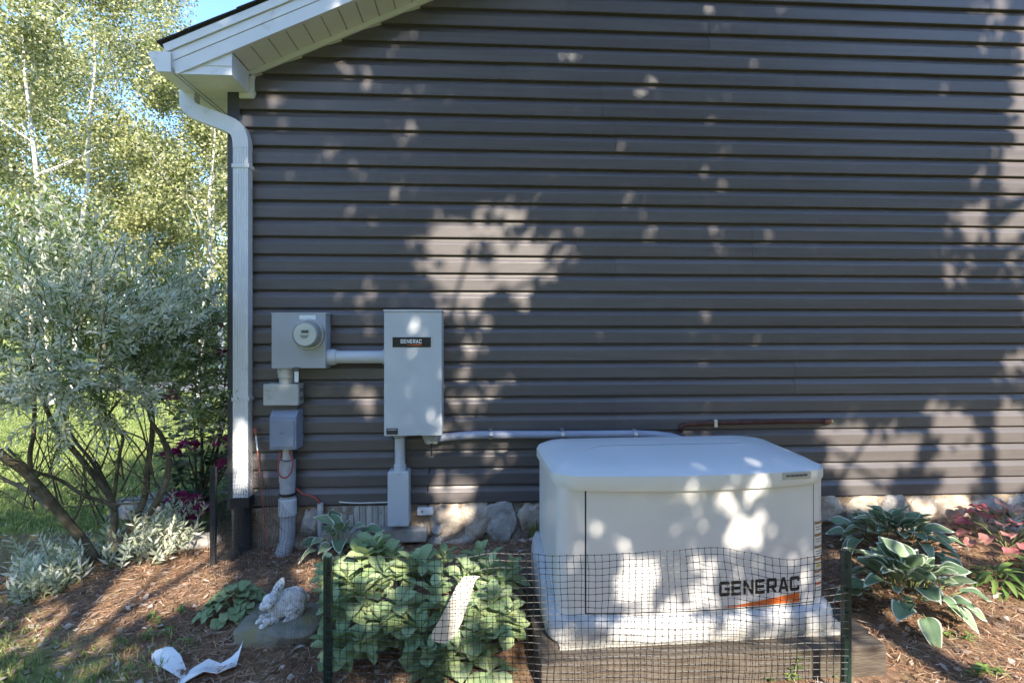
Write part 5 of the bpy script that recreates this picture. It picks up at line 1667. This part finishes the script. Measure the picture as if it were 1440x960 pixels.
zz = rng.uniform(0, 1, k) * (8.0 + 1.0 * np.sin(xx * .5) + .6 * np.sin(xx * 1.7))
leaf_cloud('added_woodland', np.stack([xx, yy, zz], -1), rand_unit(k), rand_unit(k) + np.array([0, 1.2, .3]), rng.uniform(.35, .6, k), rng.uniform(.25, .45, k), M_shade_leaf)
tag(bpy.data.objects['added_woodland'], 'unseen woodland band added behind the viewer to block low sky light', 'woodland', kind='stuff')
TS = 'leafy maple tree on the lawn facing the gable wall'
YS = -6.3
kx, kz = SUN.x / -SUN.y * -YS, SUN.z / -SUN.y * -YS
for (cx_, cz_, rx_, rz_, nl_, bx_) in ((-2.2, .5, 1.9, 1.9, 20000, -2.0), (-.7, 2.0, 2.1, 2.9, 37000, -.4), (1.7, 1.9, 2.0, 2.7, 34000, 1.6), (3.5, 1.7, 1.9, 2.6, 30000, 3.6)):
    shade_tree((bx_ + kx, YS + U(-.3, .3)), 10, TS, cx_ + kx, cz_ + kz, rx_, rz_, nl_)

# ------------------------------------------------------------------ grass and litter
def blades(name, pts, hmin, hmax, wdt, mt):
    k = len(pts)
    d = np.stack([rng.normal(size=k) * .35, rng.normal(size=k) * .35, np.ones(k)], -1)
    nr = np.stack([rng.normal(size=k), rng.normal(size=k), np.zeros(k)], -1)
    return leaf_cloud(name, pts, d, nr, rng.uniform(hmin, hmax, k), wdt, mt)
def inside_house(x, y): return (x > XC - .02) & (y > -.06)
k = 230000
r_ = rng.uniform(0, 1, k) ** 1.5
ang = rng.uniform(0, 1, k)
gy_ = -1.9 + r_ * 11.5
gxx = -.9 - (ang * (1.0 + (gy_ + 3.5) * 1.05)) - np.clip((gy_ + .3) * .22, 0, 9)
lfv = lawn_fac(gxx, gy_)
clump = .5 + .5 * np.sin(gxx * 7 + 2 * np.sin(gy_ * 5)) * np.sin(gy_ * 6 + gxx)
near = gy_ < .4
ok = (rng.uniform(size=k) < lfv * np.where(near, .75 * clump + .1, 1)) & ~inside_house(gxx, gy_) & (np.hypot(gxx - wb.x, gy_ - wb.y) > .12)
gxx, gy_ = gxx[ok], gy_[ok]
gzz = gz(gxx, gy_)
h = np.where(gy_ < .4, .8, 1.0)
pts = np.stack([gxx, gy_, gzz - .003], -1)
kk = len(pts)
d = np.stack([rng.normal(size=kk) * .45, rng.normal(size=kk) * .45, np.ones(kk)], -1)
nr = np.stack([rng.normal(size=kk), rng.normal(size=kk), np.zeros(kk)], -1)
gr = leaf_cloud('grass', pts, d, nr, rng.uniform(.03, .075, kk) * h, rng.uniform(.005, .010, kk) * (1 + np.clip(gy_, 0, 10) * .12), M_grass)
tag(gr, 'green lawn grass left of the house', 'grass', kind='stuff')

k = 115000
lx = rng.uniform(-3.4, 3.2, k); ly = rng.uniform(-2.3, .0, k)
lf2 = lawn_fac(lx, ly)
genx = (lx - gcen.x); geny = (ly - gcen.y)
ok = (rng.uniform(size=k) > lf2 * .75) & ~((np.abs(genx) < .86) & (np.abs(geny) < .46)) & (ly < -.03)
lx, ly = lx[ok], ly[ok]
kk = len(lx)
az = rng.uniform(0, 6.28, kk)
d = np.stack([np.cos(az), np.sin(az), rng.normal(size=kk) * .16], -1)
nr = np.stack([rng.normal(size=kk) * .3, rng.normal(size=kk) * .3, np.ones(kk)], -1)
lt = leaf_cloud('pine_straw', np.stack([lx, ly, gz(lx, ly) + rng.uniform(.002, .016, kk)], -1), d, nr, rng.uniform(.025, .085, kk), rng.uniform(.002, .0045, kk), M_litter)
tag(lt, 'reddish brown pine straw mulch covering the planting bed', 'mulch', kind='stuff')
k = 4200
lx = rng.uniform(-3.0, 3.2, k); ly = rng.uniform(-2.2, -.05, k)
ok = ~((np.abs(lx - gcen.x) < .86) & (np.abs(ly - gcen.y) < .46))
lx, ly = lx[ok], ly[ok]; kk = len(lx)
az = rng.uniform(0, 6.28, kk)
d = np.stack([np.cos(az), np.sin(az), rng.normal(size=kk) * .25], -1)
nr = np.stack([rng.normal(size=kk) * .5, rng.normal(size=kk) * .5, np.ones(kk)], -1)
dl = leaf_cloud('dead_leaves', np.stack([lx, ly, gz(lx, ly) + .012], -1), d, nr, rng.uniform(.012, .058, kk), rng.uniform(.008, .034, kk), M_chip)
tag(dl, 'dry pale leaf scraps and bark chips lying on the mulch', 'leaf litter', kind='stuff')
